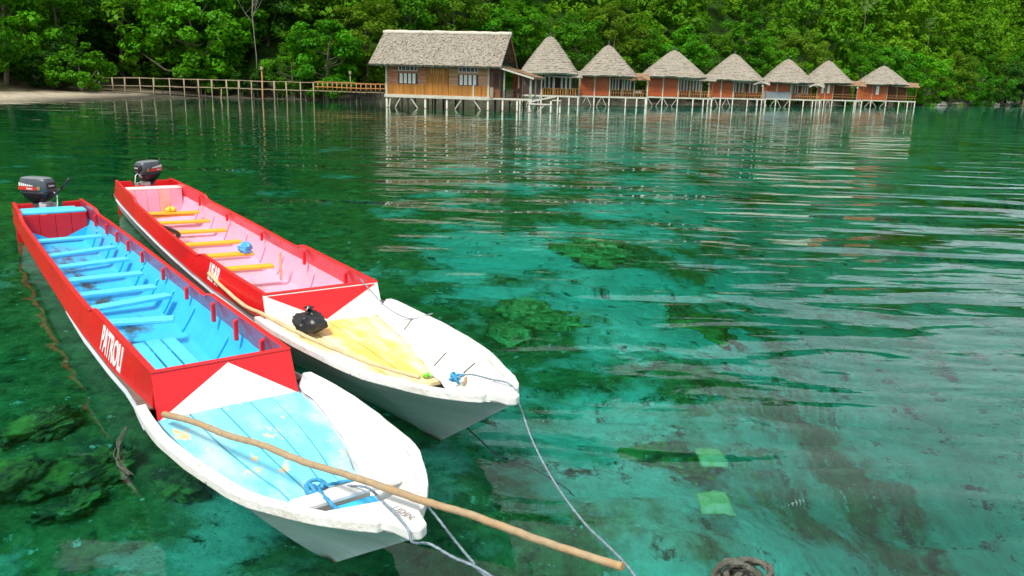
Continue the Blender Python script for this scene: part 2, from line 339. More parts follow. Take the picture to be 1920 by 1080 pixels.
# hillside (land sheet)
x, y, F = grid(np.concatenate([np.arange(-300, -60, 8), np.arange(-60, 20, 1.5), np.arange(20, 120, 4), np.arange(120, 460, 10)]),
               np.concatenate([np.arange(40, 62, 4), np.arange(62, 125, 1.5), np.arange(125, 220, 4), np.arange(220, 620, 10)]))
z = np.maximum(land_z(x, y), -8.5)
def hill_material():
    m, n, l, out = new_mat('hillside_soil')
    g = n.new('ShaderNodeNewGeometry'); b = n.new('ShaderNodeBsdfPrincipled'); b.inputs['Roughness'].default_value = .95; b.inputs['Specular IOR Level'].default_value = .15
    l.new(b.outputs[0], out.inputs['Surface'])
    v = g.outputs['Position']
    sep = n.new('ShaderNodeSeparateXYZ'); l.new(v, sep.inputs[0])
    f = noise(n, l, v, .5, 6, .65)
    sand = ramp(n, l, noise(n, l, v, 1.3, 6, .7), .3, .7, (.29, .24, .16, 1), (.46, .40, .30, 1))
    litter = ramp(n, l, noise(n, l, v, 2.5, 6, .7), .35, .65, (.045, .035, .018, 1), (.13, .11, .06, 1))
    green = ramp(n, l, f, .35, .65, (.008, .024, .003, 1), (.03, .085, .006, 1))
    a = n.new('ShaderNodeMath'); a.operation = 'MULTIPLY_ADD'; l.new(f, a.inputs[0]); a.inputs[1].default_value = .5; l.new(sep.outputs['Z'], a.inputs[2])
    c = mixc(n, l, ramp(n, l, a.outputs[0], .62, .82), sand, litter)
    mr = n.new('ShaderNodeMapRange'); mr.inputs['From Min'].default_value = 1.0; mr.inputs['From Max'].default_value = 2.2; l.new(sep.outputs['Z'], mr.inputs['Value'])
    # the bank to the right of the beach is rock and earth, not sand
    mx = n.new('ShaderNodeMapRange'); mx.inputs['From Min'].default_value = -44; mx.inputs['From Max'].default_value = -40; l.new(sep.outputs['X'], mx.inputs['Value'])
    c = mixc(n, l, mx.outputs[0], c, ramp(n, l, noise(n, l, v, 1.1, 7, .7), .35, .65, (.02, .022, .012, 1), (.10, .088, .065, 1)))
    c = mixc(n, l, mr.outputs[0], c, green)
    l.new(c, b.inputs['Base Color'])
    bp = n.new('ShaderNodeBump'); bp.inputs['Strength'].default_value = .8; bp.inputs['Distance'].default_value = .3; l.new(noise(n, l, v, 3, 6), bp.inputs['Height']); l.new(bp.outputs[0], b.inputs['Normal'])
    return m
o = link_mesh('hillside', np_mesh('hillside', np.stack([x, y, z], 1), F, smooth=True), hill_material()); tag(o, kind='structure')

# seabed
def bed_z(x, y):
    right = 1 / (1 + np.exp(-(x - 3.9 - .22 * (y - 8)) / 1.1))
    far = np.clip((y - 10) / 25, 0, 1)
    dep = 1.05 + .65 * far + right * (3.6 + 2.0 * far)
    dep = dep + .30 * fbm(x * .45, y * .45, 11) * .6 + .10 * fbm(x * 1.6, y * 1.6, 12, 3)
    d = shore_dist(x, y)
    return -np.maximum(np.minimum(dep, np.maximum(-d, 0) * .05 + .12), .10)
x, y, F = grid(np.concatenate([np.arange(-320, -40, 20), np.arange(-40, -12, 2), np.arange(-12, 14, .22), np.arange(14, 40, 1.5), np.arange(40, 480, 15)]),
               np.concatenate([np.arange(-60, 0, 6), np.arange(0, 24, .22), np.arange(24, 60, 1.2), np.arange(60, 130, 3), np.arange(130, 520, 15)]))
z = bed_z(x, y)
def bed_material():
    m, n, l, out = new_mat('seabed_sand_and_weed')
    g = n.new('ShaderNodeNewGeometry'); v = g.outputs['Position']
    b = n.new('ShaderNodeBsdfPrincipled'); b.inputs['Roughness'].default_value = .95; b.inputs['Specular IOR Level'].default_value = .0
    l.new(b.outputs[0], out.inputs['Surface'])
    sand = ramp(n, l, noise(n, l, v, 3, 6, .6), .3, .7, (.50, .52, .40, 1), (.76, .78, .64, 1))
    weed = ramp(n, l, noise(n, l, v, 5, 7, .7), .32, .68, (.032, .060, .020, 1), (.22, .30, .10, 1))
    rock = ramp(n, l, noise(n, l, v, 4, 7, .7), .3, .7, (.045, .055, .035, 1), (.15, .17, .11, 1))
    p1 = noise(n, l, v, .38, 9, .68); p2 = noise(n, l, v, .9, 9, .72)
    sx_ = n.new('ShaderNodeSeparateXYZ'); l.new(v, sx_.inputs[0])
    mr = n.new('ShaderNodeMapRange'); mr.inputs['From Min'].default_value = -6; mr.inputs['From Max'].default_value = 4; mr.inputs['To Min'].default_value = -.13; mr.inputs['To Max'].default_value = .085; l.new(sx_.outputs['X'], mr.inputs['Value'])
    sb_ = n.new('ShaderNodeMath'); sb_.operation = 'SUBTRACT'; l.new(p1, sb_.inputs[0]); l.new(mr.outputs[0], sb_.inputs[1])
    c = mixc(n, l, ramp(n, l, sb_.outputs[0], .43, .52), sand, weed)
    c = mixc(n, l, ramp(n, l, p2, .60, .67), c, rock)
    c = mixc(n, l, ramp(n, l, noise(n, l, v, 2.6, 9, .75), .56, .62), c, (.05, .08, .03))
    c = mixc(n, l, ramp(n, l, noise(n, l, v, 7, 6, .7), .63, .66), c, (.60, .58, .46))
    l.new(c, b.inputs['Base Color'])
    bp = n.new('ShaderNodeBump'); bp.inputs['Strength'].default_value = .9; bp.inputs['Distance'].default_value = .12; l.new(noise(n, l, v, 4, 7, .65), bp.inputs['Height']); l.new(bp.outputs[0], b.inputs['Normal'])
    return m
o = link_mesh('seabed', np_mesh('seabed', np.stack([x, y, z], 1), F, smooth=True), bed_material()); tag(o, kind='structure')

# water: a closed body of clear tinted water with a rippled skin
def water_material():
    m, n, l, out = new_mat('sea_water')
    g = n.new('ShaderNodeNewGeometry'); v = g.outputs['Position']
    def nz(scale, mp, detail, rough=.5, rot=0.0, dist=0.0):
        q = n.new('ShaderNodeMapping'); q.inputs['Scale'].default_value = mp; q.inputs['Rotation'].default_value = (0, 0, rot); l.new(v, q.inputs['Vector'])
        t = n.new('ShaderNodeTexNoise'); t.inputs['Scale'].default_value = scale; t.inputs['Detail'].default_value = detail; t.inputs['Roughness'].default_value = rough; t.inputs['Distortion'].default_value = dist
        l.new(q.outputs[0], t.inputs['Vector']); return t.outputs['Fac']
    def bump(h, strength, dist, prev=None):
        b = n.new('ShaderNodeBump'); b.inputs['Strength'].default_value = strength; b.inputs['Distance'].default_value = dist; l.new(h, b.inputs['Height'])
        if prev: l.new(prev, b.inputs['Normal'])
        return b.outputs[0]
    # the water lies calmer in the lee of the boats and the landing, livelier out in the bay
    sp = n.new('ShaderNodeSeparateXYZ'); l.new(v, sp.inputs[0])
    ma = n.new('ShaderNodeMath'); ma.operation = 'MULTIPLY_ADD'; ma.inputs[1].default_value = 1.6; l.new(sp.outputs['X'], ma.inputs[0]); l.new(sp.outputs['Y'], ma.inputs[2])
    mr = n.new('ShaderNodeMapRange'); mr.inputs['From Min'].default_value = 2; mr.inputs['From Max'].default_value = 20; mr.inputs['To Min'].default_value = .42; mr.inputs['To Max'].default_value = 1.45; l.new(ma.outputs[0], mr.inputs['Value'])
    m2 = n.new('ShaderNodeMapRange'); m2.inputs['From Min'].default_value = 13; m2.inputs['From Max'].default_value = 70; m2.inputs['To Min'].default_value = 1.0; m2.inputs['To Max'].default_value = .15; l.new(sp.outputs['Y'], m2.inputs['Value'])
    mm = n.new('ShaderNodeMath'); mm.operation = 'MULTIPLY'; l.new(mr.outputs[0], mm.inputs[0]); l.new(m2.outputs[0], mm.inputs[1])
    def sc(h):
        q = n.new('ShaderNodeMath'); q.operation = 'MULTIPLY'; l.new(h, q.inputs[0]); l.new(mm.outputs[0], q.inputs[1]); return q.outputs[0]
    m4 = n.new('ShaderNodeMapRange'); m4.inputs['From Min'].default_value = 7; m4.inputs['From Max'].default_value = 26; m4.inputs['To Min'].default_value = 2.3; m4.inputs['To Max'].default_value = .8; l.new(sp.outputs['Y'], m4.inputs['Value'])
    def near(h):
        q = n.new('ShaderNodeMath'); q.operation = 'MULTIPLY'; l.new(h, q.inputs[0]); l.new(m4.outputs[0], q.inputs[1]); return q.outputs[0]
    nn = bump(sc(nz(.42, (.62, 1.6, 1), 1.0, .4, R(-9), .5)), 1.0, .125)
    nn = bump(near(sc(nz(1.25, (.5, 1.5, 1), 1.3, .45, R(12), .5))), 1.0, .019, nn)
    nn = bump(sc(nz(5, (.7, 1.3, 1), 2, .5, R(-20), .3)), 1.0, .0032, nn)
    gl = n.new('ShaderNodeBsdfGlass'); gl.inputs['IOR'].default_value = 1.33; gl.inputs['Roughness'].default_value = 0.0; gl.inputs['Color'].default_value = (.97, 1, .99, 1)
    l.new(nn, gl.inputs['Normal']); l.new(gl.outputs[0], out.inputs['Surface'])
    va = n.new('ShaderNodeVolumeAbsorption'); va.inputs['Color'].default_value = (.12, .895, .88, 1); va.inputs['Density'].default_value = 1.1
    l.new(va.outputs[0], out.inputs['Volume'])
    return m
w = MB().span(-330, 470, -70, 540, -9, 0).build('water', water_material()); tag(w, kind='structure')

# ------------------------------------------------------------------ vegetation
rng = np.random.RandomState(21)
def leaves(rs, P, N, size, asp=.55, jit=.55):
    n = len(P)
    N = N + rs.normal(0, jit, (n, 3)); N /= np.linalg.norm(N, axis=1)[:, None] + 1e-9
    T = rs.normal(0, 1, (n, 3)); T -= (T * N).sum(1)[:, None] * N; T /= np.linalg.norm(T, axis=1)[:, None] + 1e-9
    B = np.cross(N, T); s = size * rs.uniform(.6, 1.35, n)[:, None]
    V = np.stack([P - T * s * .5, P + B * s * asp * .5 + N * s * .06, P + T * s * .5 - N * s * .08, P - B * s * asp * .5 + N * s * .06], 1).reshape(-1, 3)
    F = np.arange(4 * n).reshape(n, 4)
    return V, F
def crown_arrays(seed, H, Rr, zb, nclump, per, size, flat=.8, droop=0.0):
    """leaf clumps spread through an uneven crown: returns verts, faces, tint, clump centres"""
    rs = np.random.RandomState(seed); cs = []; rads = []
    for k in range(nclump):
        u = rs.normal(0, 1, 3); u /= np.linalg.norm(u); r = rs.uniform(.25, 1.0) ** .45
        zc = (zb + H) / 2; hz = (H - zb) / 2
        lump = 1 + .28 * math.sin(3 * math.atan2(u[1], u[0]) + seed) * (1 - abs(u[2])) + rs.uniform(-.18, .18)
        c = np.array([u[0] * Rr * r * lump, u[1] * Rr * r * lump, zc + u[2] * hz * r])
        c[2] -= droop * (c[0] ** 2 + c[1] ** 2) / max(Rr, .1)
        cs.append(c); rads.append(rs.uniform(.13, .24) * Rr)
    Ps, Ns, Ti = [], [], []
    for c, r in zip(cs, rads):
        u = rs.normal(0, 1, (per, 3)); u /= np.linalg.norm(u, axis=1)[:, None]
        rr = r * rs.uniform(.35, 1.08, per)[:, None] ** .6
        P = c + u * rr * np.array([1.15, 1.15, flat])
        N = u * .7 + np.array([0, 0, .75]) + (c - np.array([0, 0, zb + .3 * (H - zb)])) / (Rr * 2.2)
        Ps.append(P); Ns.append(N); Ti.append(np.clip(rs.uniform(0, 1, per) * .5 + rs.uniform(-.1, .6), 0, 1))
    P = np.concatenate(Ps); N = np.concatenate(Ns); t = np.concatenate(Ti)
    V, F = leaves(rs, P, N, size)
    return V, F, np.repeat(t, 4), np.array(cs)
def trunk_mesh(seed, H, zb, cs, r0, nl=7):
    rs = random.Random(seed); mb = MB()
    lean = Vector((rs.uniform(-.6, .6), rs.uniform(-.6, .6), 0))
    top = zb + (H - zb) * .62
    pts = [Vector((0, 0, -.6))] + [lean * (k / 6) ** 2 + Vector((rs.uniform(-.1, .1), rs.uniform(-.1, .1), top * k / 6)) for k in range(7)]
    mb.tube(pts, [r0 * 1.25] + [r0 * (1 - .8 * k / 6) for k in range(7)], 8)
    idx = list(range(len(cs))); rs.shuffle(idx)
    for i in idx[:nl]:
        c = Vector(cs[i]); h = min(max(c.z - 1.0 - .35 * math.hypot(c.x, c.y), zb * .55), top * .95); f = h / top
        s = lean * f * f + Vector((0, 0, h)); m = (s + c) / 2 + Vector((0, 0, -.12 * (c - s).length))
        mb.tube([s, m, c], [r0 * .45 * (1 - .5 * f), r0 * .28, r0 * .08], 6)
    return mb.mesh('trunk')
VAR = {}
def variant(key, seed, H, Rr, zb, nclump, per, size, mat, r0=.28, flat=.8, droop=0.0, nl=8):
    V, F, t, cs = crown_arrays(seed, H, Rr, zb, nclump, per, size, flat, droop)
    cm = np_mesh('crown', V, F, {'tint': t, 'kindtint': np.zeros(len(V))}); cm.materials.append(M[mat])
    tm = trunk_mesh(seed, H, zb, cs, r0, nl); tm.materials.append(M['bark'])
    VAR[key] = (cm, tm, H)
variant('broad', 1, 15, 6.0, 1.8, 80, 100, .60, 'leaf_bright', .34, .7, .10)
variant('broad2', 2, 14, 5.2, 1.2, 72, 100, .58, 'leaf_bright', .30, .7, .12)
variant('tall', 3, 17, 4.6, 3.0, 80, 120, .42, 'leaf_mid', .30)
variant('round', 4, 11, 4.6, .8, 75, 120, .40, 'leaf_mid', .24)
variant('olive', 5, 12, 4.4, 1.0, 75, 120, .40, 'leaf_olive', .24)
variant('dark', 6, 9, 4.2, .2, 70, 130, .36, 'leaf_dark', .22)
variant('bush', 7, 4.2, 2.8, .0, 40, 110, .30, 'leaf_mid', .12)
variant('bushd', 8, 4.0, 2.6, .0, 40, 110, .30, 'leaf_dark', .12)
def tree(name, label, cat, group, key, px, Y, sc, rz, dz=0.0, sz=1.0):
    p = atY(px, 160, Y); X = p[0]; zz = float(land_z(np.array([X]), np.array([Y]))[0])
    e = empty(name, (X, Y, zz + dz), rz); e.scale = (sc, sc, sc * sz)
    tag(e, label, cat, group)
    cm, tm, H = VAR[key]
    a = bpy.data.objects.new('crown', cm); C.objects.link(a); a.parent = e
    b = bpy.data.objects.new('trunk', tm); C.objects.link(b); b.parent = e
    return e
G1, G2, G3 = 'shore trees behind the beach and jetty', 'trees behind the huts', 'trees along the far right shore'
T = 'shore_tree'
tree(T, 'leafy bright green tree at the left edge, hanging over the sand', 'tree', G1, 'broad2', 15, 88, 1.0, .4)
tree(T, 'low bright branch of foliage cut by the left edge above the beach', 'tree', G1, 'round', -40, 80, .8, 2.0)
tree(T, 'mid green tree between the left edge tree and the dark hollow', 'tree', G1, 'tall', 118, 95, .95, 1.2)
tree('shore_bush', 'dark round bush on the sand beside the jetty start', 'bush', G1, 'dark', 118, 88, .62, 3.0)
tree('shore_bush', 'broad leaved bush just left of the pale jetty post', 'bush', G1, 'bush', 152, 86.5, 1.15, 1.0)
tree('shore_bush', 'small dark bush low on the sand near the left edge', 'bush', G1, 'bushd', 78, 87, .8, 1.7)
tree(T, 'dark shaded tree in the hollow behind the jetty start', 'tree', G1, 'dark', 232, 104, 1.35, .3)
tree(T, 'big bright green tree hanging low over the middle of the jetty', 'tree', G1, 'broad', 372, 99, .92, 1.0, -.4)
tree(T, 'bright green tree overhanging the jetty just left of the dead tree', 'tree', G1, 'broad2', 440, 104, .95, 2.6)
tree(T, 'tall mid green tree rising behind the dark hollow', 'tree', G1, 'tall', 290, 108, 1.0, 4.0)
tree(T, 'dense bright leaved tree drooping over the jetty left of the house', 'tree', G1, 'broad2', 612, 98, .80, 5.0, -.6)
tree(T, 'small bright tree left of the drooping one, leaning over the jetty rail', 'tree', G1, 'round', 548, 100, .72, .9, -.6)
tree(T, 'olive tree close behind the left end of the thatched house', 'tree', G1, 'olive', 690, 104, .95, 2.2)
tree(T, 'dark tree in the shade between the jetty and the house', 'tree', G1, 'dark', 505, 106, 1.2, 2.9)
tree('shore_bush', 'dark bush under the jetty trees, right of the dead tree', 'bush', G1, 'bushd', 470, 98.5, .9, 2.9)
tree('shore_bush', 'mid green bush beneath the big tree, behind the jetty rail', 'bush', G1, 'bush', 410, 98, .8, .2)
T = 'hill_tree'
for lab, key, px, Y, sc, rz in [
    ('round green tree rising behind the left half of the thatched house roof', 'round', 770, 112, 1.0, .3),
    ('taller olive tree behind the middle of the thatched house roof', 'olive', 850, 114, 1.05, 1.3),
    ('bright tree behind the right end of the thatched house ridge', 'broad2', 935, 116, .82, 2.3),
    ('tree in the gap between the thatched house and the nearest hut', 'tall', 985, 118, .8, 3.3),
    ('tree in the gap between the first and second huts', 'round', 1080, 124, 1.05, 4.3),
    ('olive tree behind the peak of the second hut', 'olive', 1145, 130, 1.1, 5.3),
    ('green tree in the gap between the second and third huts', 'round', 1205, 131, 1.0, .8),
    ('bright tree behind the peak of the third hut', 'broad', 1275, 138, .8, 1.8),
    ('tree in the gap between the third and fourth huts', 'olive', 1335, 143, 1.0, 2.8),
    ('tall tree behind the peak of the fourth hut', 'tall', 1390, 148, .95, 3.8),
    ('dense tree in the gap between the fourth and fifth huts', 'round', 1440, 151, 1.1, 4.8),
    ('bright tree with reddish olive top behind the fifth hut', 'olive', 1500, 157, 1.2, 5.8),
    ('green tree behind the gap between the sixth and last huts', 'round', 1612, 168, 1.2, .6),
    ('bright green tree behind the peak of the last hut', 'broad2', 1668, 175, 1.1, 1.6)]:
    tree(T, lab, 'tree', G2, key, px, Y, sc, rz, -.8)
for lab, key, px, Y, sc, rz in [
    ('leafy tree just right of the last hut at the waterline', 'broad2', 1735, 187, 1.05, .5),
    ('olive tree over the rocky shore right of the last hut', 'olive', 1785, 200, 1.2, 1.5),
    ('bright green rounded tree over the pale shore rocks', 'round', 1838, 214, 1.3, 2.5),
    ('dark tree overhanging the shore near the right edge', 'dark', 1885, 226, 1.6, 3.5),
    ('tall tree cut by the right edge above the shore', 'tall', 1925, 240, 1.3, 4.5)]:
    tree('shoreline_tree', lab, 'tree', G3, key, px, Y, sc, rz, -1.2)
# bare pale dead trees
def dead_tree(label, px, Y, H, seed):
    p = atY(px, 160, Y); zz = float(land_z(np.array([p[0]]), np.array([Y]))[0]); rs = random.Random(seed)
    e = empty('dead_tree', (p[0], Y, zz)); tag(e, label, 'tree', 'bare dead trees')
    MB().tube([(0, 0, -.5), (.1, 0, H * .35), (-.15, 0, H * .7), (0, 0, H * .86)], [.07, .065, .06, .05], 7).build('trunk', M['bark_pale'], e, True)
    for k in range(9):
        a = rs.uniform(0, 6.28); l_ = rs.uniform(.14, .26) * H; h = H * rs.uniform(.6, .86)
        d = Vector((math.cos(a), math.sin(a) * .6, rs.uniform(.5, 1.4))).normalized()
        s = Vector((0, 0, h)); m = s + d * l_ * .5; t = s + d * l_ + Vector((0, 0, l_ * .2))
        b = MB().tube([s, m, t], [.045, .03, .012], 5)
        for q in range(3):
            b.tube([m.lerp(t, q / 3), m.lerp(t, q / 3) + Vector((rs.uniform(-1, 1), rs.uniform(-1, 1), rs.uniform(.1, 1))) * l_ * .35], [.022, .008], 4)
        b.build('branch', M['bark_pale'], e)
dead_tree('bare pale dead tree with forked branches above the jetty', 482, 97.5, 13.2, 3)
dead_tree('grey leafless tree high on the slope above the sixth hut', 1606, 205, 16, 5)
dead_tree('thin bare tree on the slope above the last hut', 1728, 225, 17, 9)

# the wooded slope behind them reads as one mass
def slope_forest():
    tm = []
    for k in range(5):
        H, Rr = [(10, 4.2), (12, 3.8), (9, 4.4), (14, 4.0), (8, 3.4)][k]
        tm.append(crown_arrays(40 + k, H, Rr, .6, 42, 46, .62)[:3])
    rs = np.random.RandomState(5); pts = []
    for _ in range(9000):
        X = rs.uniform(-130, 420); Y = rs.uniform(92, 470)
        if abs(X) / Y > 1.0 and X < 0: continue
        if X / Y > .95: continue
        d = float(shore_dist(np.array([X]), np.array([Y]))[0])
        if d < 11 or d > 125: continue
        gap = 4.2 + .012 * Y + .02 * max(d - 40, 0)
        if any((X - a) ** 2 + (Y - b) ** 2 < gap * gap for a, b, _d in pts): continue
        pts.append((X, Y, d))
    Vs, Fs, Ts, Ks = [], [], [], []; n = 0
    for X, Y, d in pts:
        V, F, t = tm[rs.randint(5)]; a = rs.uniform(0, 6.28); s = rs.uniform(.75, 1.55) * (1 + .0016 * max(Y - 120, 0)) * (1 + .004 * max(d - 40, 0))
        c, q = math.cos(a), math.sin(a)
        z0 = float(land_z(np.array([X]), np.array([Y]))[0]) - .8
        W = np.stack([(V[:, 0] * c - V[:, 1] * q) * s + X, (V[:, 0] * q + V[:, 1] * c) * s + Y, V[:, 2] * s * rs.uniform(.85, 1.25) + z0], 1)
        Vs.append(W); Fs.append(F + n); n += len(V); Ts.append(np.clip(t * rs.uniform(.55, 1.2), 0, 1)); Ks.append(np.full(len(V), rs.choice([0, .1, .3, .6, .95], p=[.3, .25, .2, .15, .1])))
    bush_t = [crown_arrays(60 + k, 4.0, 2.7, .0, 24, 30, .50)[:3] for k in range(3)]; bp_ = []
    for _ in range(6000):
        X = rs.uniform(-110, 260); Y = rs.uniform(86, 330); d = float(shore_dist(np.array([X]), np.array([Y]))[0])
        if abs(X) / Y > .95 or d < (5 if X > -30 else 19) or d > 95: continue
        gp = 3.4 + .009 * Y + .02 * max(d - 45, 0)
        if any((X - a) ** 2 + (Y - b) ** 2 < gp * gp for a, b in bp_): continue
        bp_.append((X, Y))
    for X, Y in bp_:
        V, F, t = bush_t[rs.randint(3)]; s = rs.uniform(.7, 1.5) * (1 + .002 * max(Y - 120, 0)); z0 = float(land_z(np.array([X]), np.array([Y]))[0]) - .5; a = rs.uniform(0, 6.28); c, q = math.cos(a), math.sin(a)
        Vs.append(np.stack([(V[:, 0] * c - V[:, 1] * q) * s + X, (V[:, 0] * q + V[:, 1] * c) * s + Y, V[:, 2] * s + z0], 1)); Fs.append(F + n); n += len(V)
        Ts.append(np.clip(t * rs.uniform(.3, 1.0), 0, 1)); Ks.append(np.full(len(V), rs.choice([0, .2, .6])))
    print('bushes', len(bp_))
    me = np_mesh('forest', np.concatenate(Vs), np.concatenate(Fs), {'tint': np.concatenate(Ts), 'kindtint': np.concatenate(Ks)})
    me.materials.append(leaf_mat('leaf_slope', (.010, .068, .002), (.080, .33, .005), (.15, .34, .008)))
    o = link_mesh('forest', me); tag(o, 'dense green jungle covering the steep slope behind the huts', 'forest', None, 'stuff')
    print('slope trees', len(pts), 'quads', len(me.polygons))
slope_forest()

# ------------------------------------------------------------------ thatched roofs
def thatch_sheet(mb, p00, p10, p11, p01, courses=12, cols=60, lift=.07, jit=.12, seed=1, thick=.22):
    """thatch on a four-cornered slope: p00-p10 along the eave, p01-p11 along the ridge; overlapping ragged courses"""
    rs = random.Random(seed); P = [Vector(p) for p in (p00, p10, p11, p01)]
    nrm = (P[1] - P[0]).cross(P[3] - P[0]).normalized()
    if nrm.z < 0: nrm = -nrm
    def pt(u, v): return (P[0].lerp(P[1], u)).lerp(P[3].lerp(P[2], u), v)
    rows = []
    for c in range(courses):
        v0, v1 = c / courses, min(1.0, (c + 1.12) / courses)
        base = [rs.uniform(-1, 1) for _ in range(cols + 1)]
        r0 = [pt(k / cols, max(0, v0 + (base[k] * .4 - .2) * jit / 1.0 * (1.0 if c else .7))) + nrm * (lift + rs.uniform(-.4, .4) * jit) for k in range(cols + 1)]
        rm = [pt(k / cols, v0 + (v1 - v0) * .4) + nrm * (lift * .75 + rs.uniform(-.3, .3) * jit) for k in range(cols + 1)]
        r1 = [pt(k / cols, v1) + nrm * .01 for k in range(cols + 1)]
        ru = [p - nrm * (thick if c == 0 else lift * .9) + Vector((0, 0, 0)) for p in r0]
        mb.loft([ru, r0, rm, r1], closed=False, caps=False)
    return mb
def round_thatch(mb, ax, ay, z0, z1, top=.35, courses=15, n=64, seed=1, sag=-.05):
    """bell-shaped thatch over a square plan that rounds off to a blunt peak"""
    rs = random.Random(seed)
    def ring(t, dr=0.0, dz=0.0, j=0.0):
        p = 5.0 - 3.0 * t ** .7; out = []
        k = (1 - t) ** .93
        for i in range(n):
            a = 2 * math.pi * i / n; c, s = math.cos(a), math.sin(a)
            q = (abs(c) ** p + abs(s) ** p) ** (-1 / p)
            rx = ((ax - top) * k + top) * q + dr + rs.uniform(-j, j); ry = ((ay - top) * k + top) * q + dr + rs.uniform(-j, j)
            zz = z0 + (z1 - z0) * (t - sag * math.sin(math.pi * t)) + dz + rs.uniform(-j, j)
            if t == 0: zz -= .10 * math.sin(5 * a + seed) * .5
            out.append((rx * c, ry * s, zz))
        return out
    for c in range(courses):
        t0, t1 = c / courses, min(1.0, (c + 1.1) / courses)
        a = ring(t0, .05, 0, .05); 
        b = [(p[0] * .96, p[1] * .96, p[2] - (.20 if c == 0 else .10)) for p in a]
        m = ring((t0 * .6 + t1 * .4), .04, 0, .04); d = ring(t1, .0, 0, .02)
        mb.loft([b, a, m, d], closed=True, caps=False)
    # blunt cap and dark underside
    capr = ring(1.0, .02, 0, .0)
    mb.add(capr + [(0, 0, z1 + top * .5)], [(i, (i + 1) % n, n) for i in range(n)])
    e = ring(0, -.05, -.02, 0); mb.add(e + [(0, 0, z0 + .4)], [((i + 1) % n, i, n) for i in range(n)])
    return mb

# ------------------------------------------------------------------ big house on stilts
HY = 80.0
h0 = atY(724, 176, HY)
house = empty('stilt_house', (h0[0], HY, 0), R(-10)); tag(house, 'long timber house on white stilts with a broad grey thatched gable roof', 'house')
HW, HD, FZ, WT, RZ = 10.2, 7.0, 1.20, 4.15, 7.12
MB().span(.02, HW - .02, .16, HD - .12, FZ + .02, WT).build('inner_wall', M['dark_wood'], house)
# floor frame
b = MB(); b.span(-.12, HW + .12, -.16, .02, FZ - .24, FZ + .06); b.build('floor_beam', M['stilt_white'], house, bevel=.01)
MB().span(-.1, HW + .1, .022, HD, FZ - .14, FZ + .018).build('floor', M['dark_wood'], house)
# corner posts and wall posts
for xx in (0.05, HW - .05):
    MB().span(xx - .09, xx + .09, -.06, .12, FZ + .062, WT).build('corner_post', M['stilt_white'], house, bevel=.01)
def boards_h(x0, x1, z0, z1, mat, st=.155):
    b = MB(); n = max(1, round((z1 - z0) / st)); h = (z1 - z0) / n
    for k in range(n):
        zz = z0 + k * h
        b.add([(x0, .02, zz), (x1, .02, zz), (x1, .06, zz + h), (x0, .06, zz + h), (x0, .11, zz), (x1, .11, zz), (x1, .11, zz + h), (x0, .11, zz + h)],
              [(0, 1, 2, 3), (4, 7, 6, 5), (0, 4, 5, 1), (3, 2, 6, 7), (0, 3, 7, 4), (1, 5, 6, 2)])
    o = b.build('wall_boards', mat, house); tag(o, kind='stuff'); return o
def boards_v(x0, x1, z0, z1, mat, st=.14, y=.0):
    b = MB(); n = max(1, round((x1 - x0) / st)); h = (x1 - x0) / n; rs = random.Random(int(x0 * 10))
    for k in range(n):
        b.span(x0 + k * h + .006, x0 + (k + 1) * h - .006, y + rs.uniform(-.012, .012), y + .1, z0, z1)
    o = b.build('panel_boards', mat, house); tag(o, kind='stuff'); return o
DZ = 2.25
boards_h(.15, 1.22, DZ, WT, M['board_pink']); boards_h(3.18, 4.02, DZ, WT, M['board_pink'])
boards_h(6.25, 7.18, DZ, WT, M['board_pale']); boards_h(9.16, HW - .15, DZ, WT, M['board_pale'])
for x0, x1, mt in ((1.22, 3.18, 'board_pink'), (7.18, 9.16, 'board_pale')):
    boards_h(x0, x1, 3.28, 3.46, M[mt]); boards_h(x0, x1, 3.96, WT, M[mt])
    f = MB().span(x0 + .04, x1 - .04, .08, .12, DZ, 3.96).build('window', M['window_dark'], house)
    for k in range(4):
        xa = x0 + .16 + k * (x1 - x0 - .24) / 4
        MB().span(xa, xa + (x1 - x0) / 4 - .20, -.01, .05, DZ + .06, 3.24).build('shutter', M['shutter'], f, bevel=.008)
    fr = MB(); fr.span(x0 + .02, x1 - .02, .0, .075, 3.46, 3.53); fr.span(x0 + .02, x1 - .02, .0, .075, 3.89, 3.96)
    fr.span(x0 + .02, x0 + .10, .0, .075, 3.532, 3.888); fr.span(x1 - .10, x1 - .02, .0, .075, 3.532, 3.888)
    fr.build('transom_frame', M['shutter'], f)
    for k in range(9):
        xa = x0 + .16 + k * (x1 - x0 - .32) / 8
        MB().span(xa - .035, xa + .035, .02, .07, 3.534, 3.886).build('bar', M['shutter'] if k % 2 else M['louvre_blue'], f)
boards_v(.15, 4.02, FZ + .064, DZ - .004, M['bamboo_panel']); boards_v(6.25, 8.62, FZ + .064, DZ - .004, M['bamboo_panel']); boards_v(8.78, HW - .15, FZ + .064, DZ - .004, M['bamboo_panel'])
MB().span(8.63, 8.77, -.05, .1, FZ + .064, DZ + .1).build('wall_post', M['stilt_white'], house)
# double door with lattice light above
boards_v(4.05, 6.22, FZ + .064, 3.25, M['bamboo_panel'], .16, -.03)
lt = MB().span(4.05, 6.22, .05, .1, 3.25, 3.80).build('door_light', M['bamboo_panel'], house)
for k in range(6): MB().span(4.5 + k * .24, 4.56 + k * .24, .0, .045, 3.28, 3.76).build('bar', M['letter_yellow'], lt)
MB().span(4.02, 6.25, -.02, .1, 3.80, WT).build('door_head', M['grey_sheet'], house)
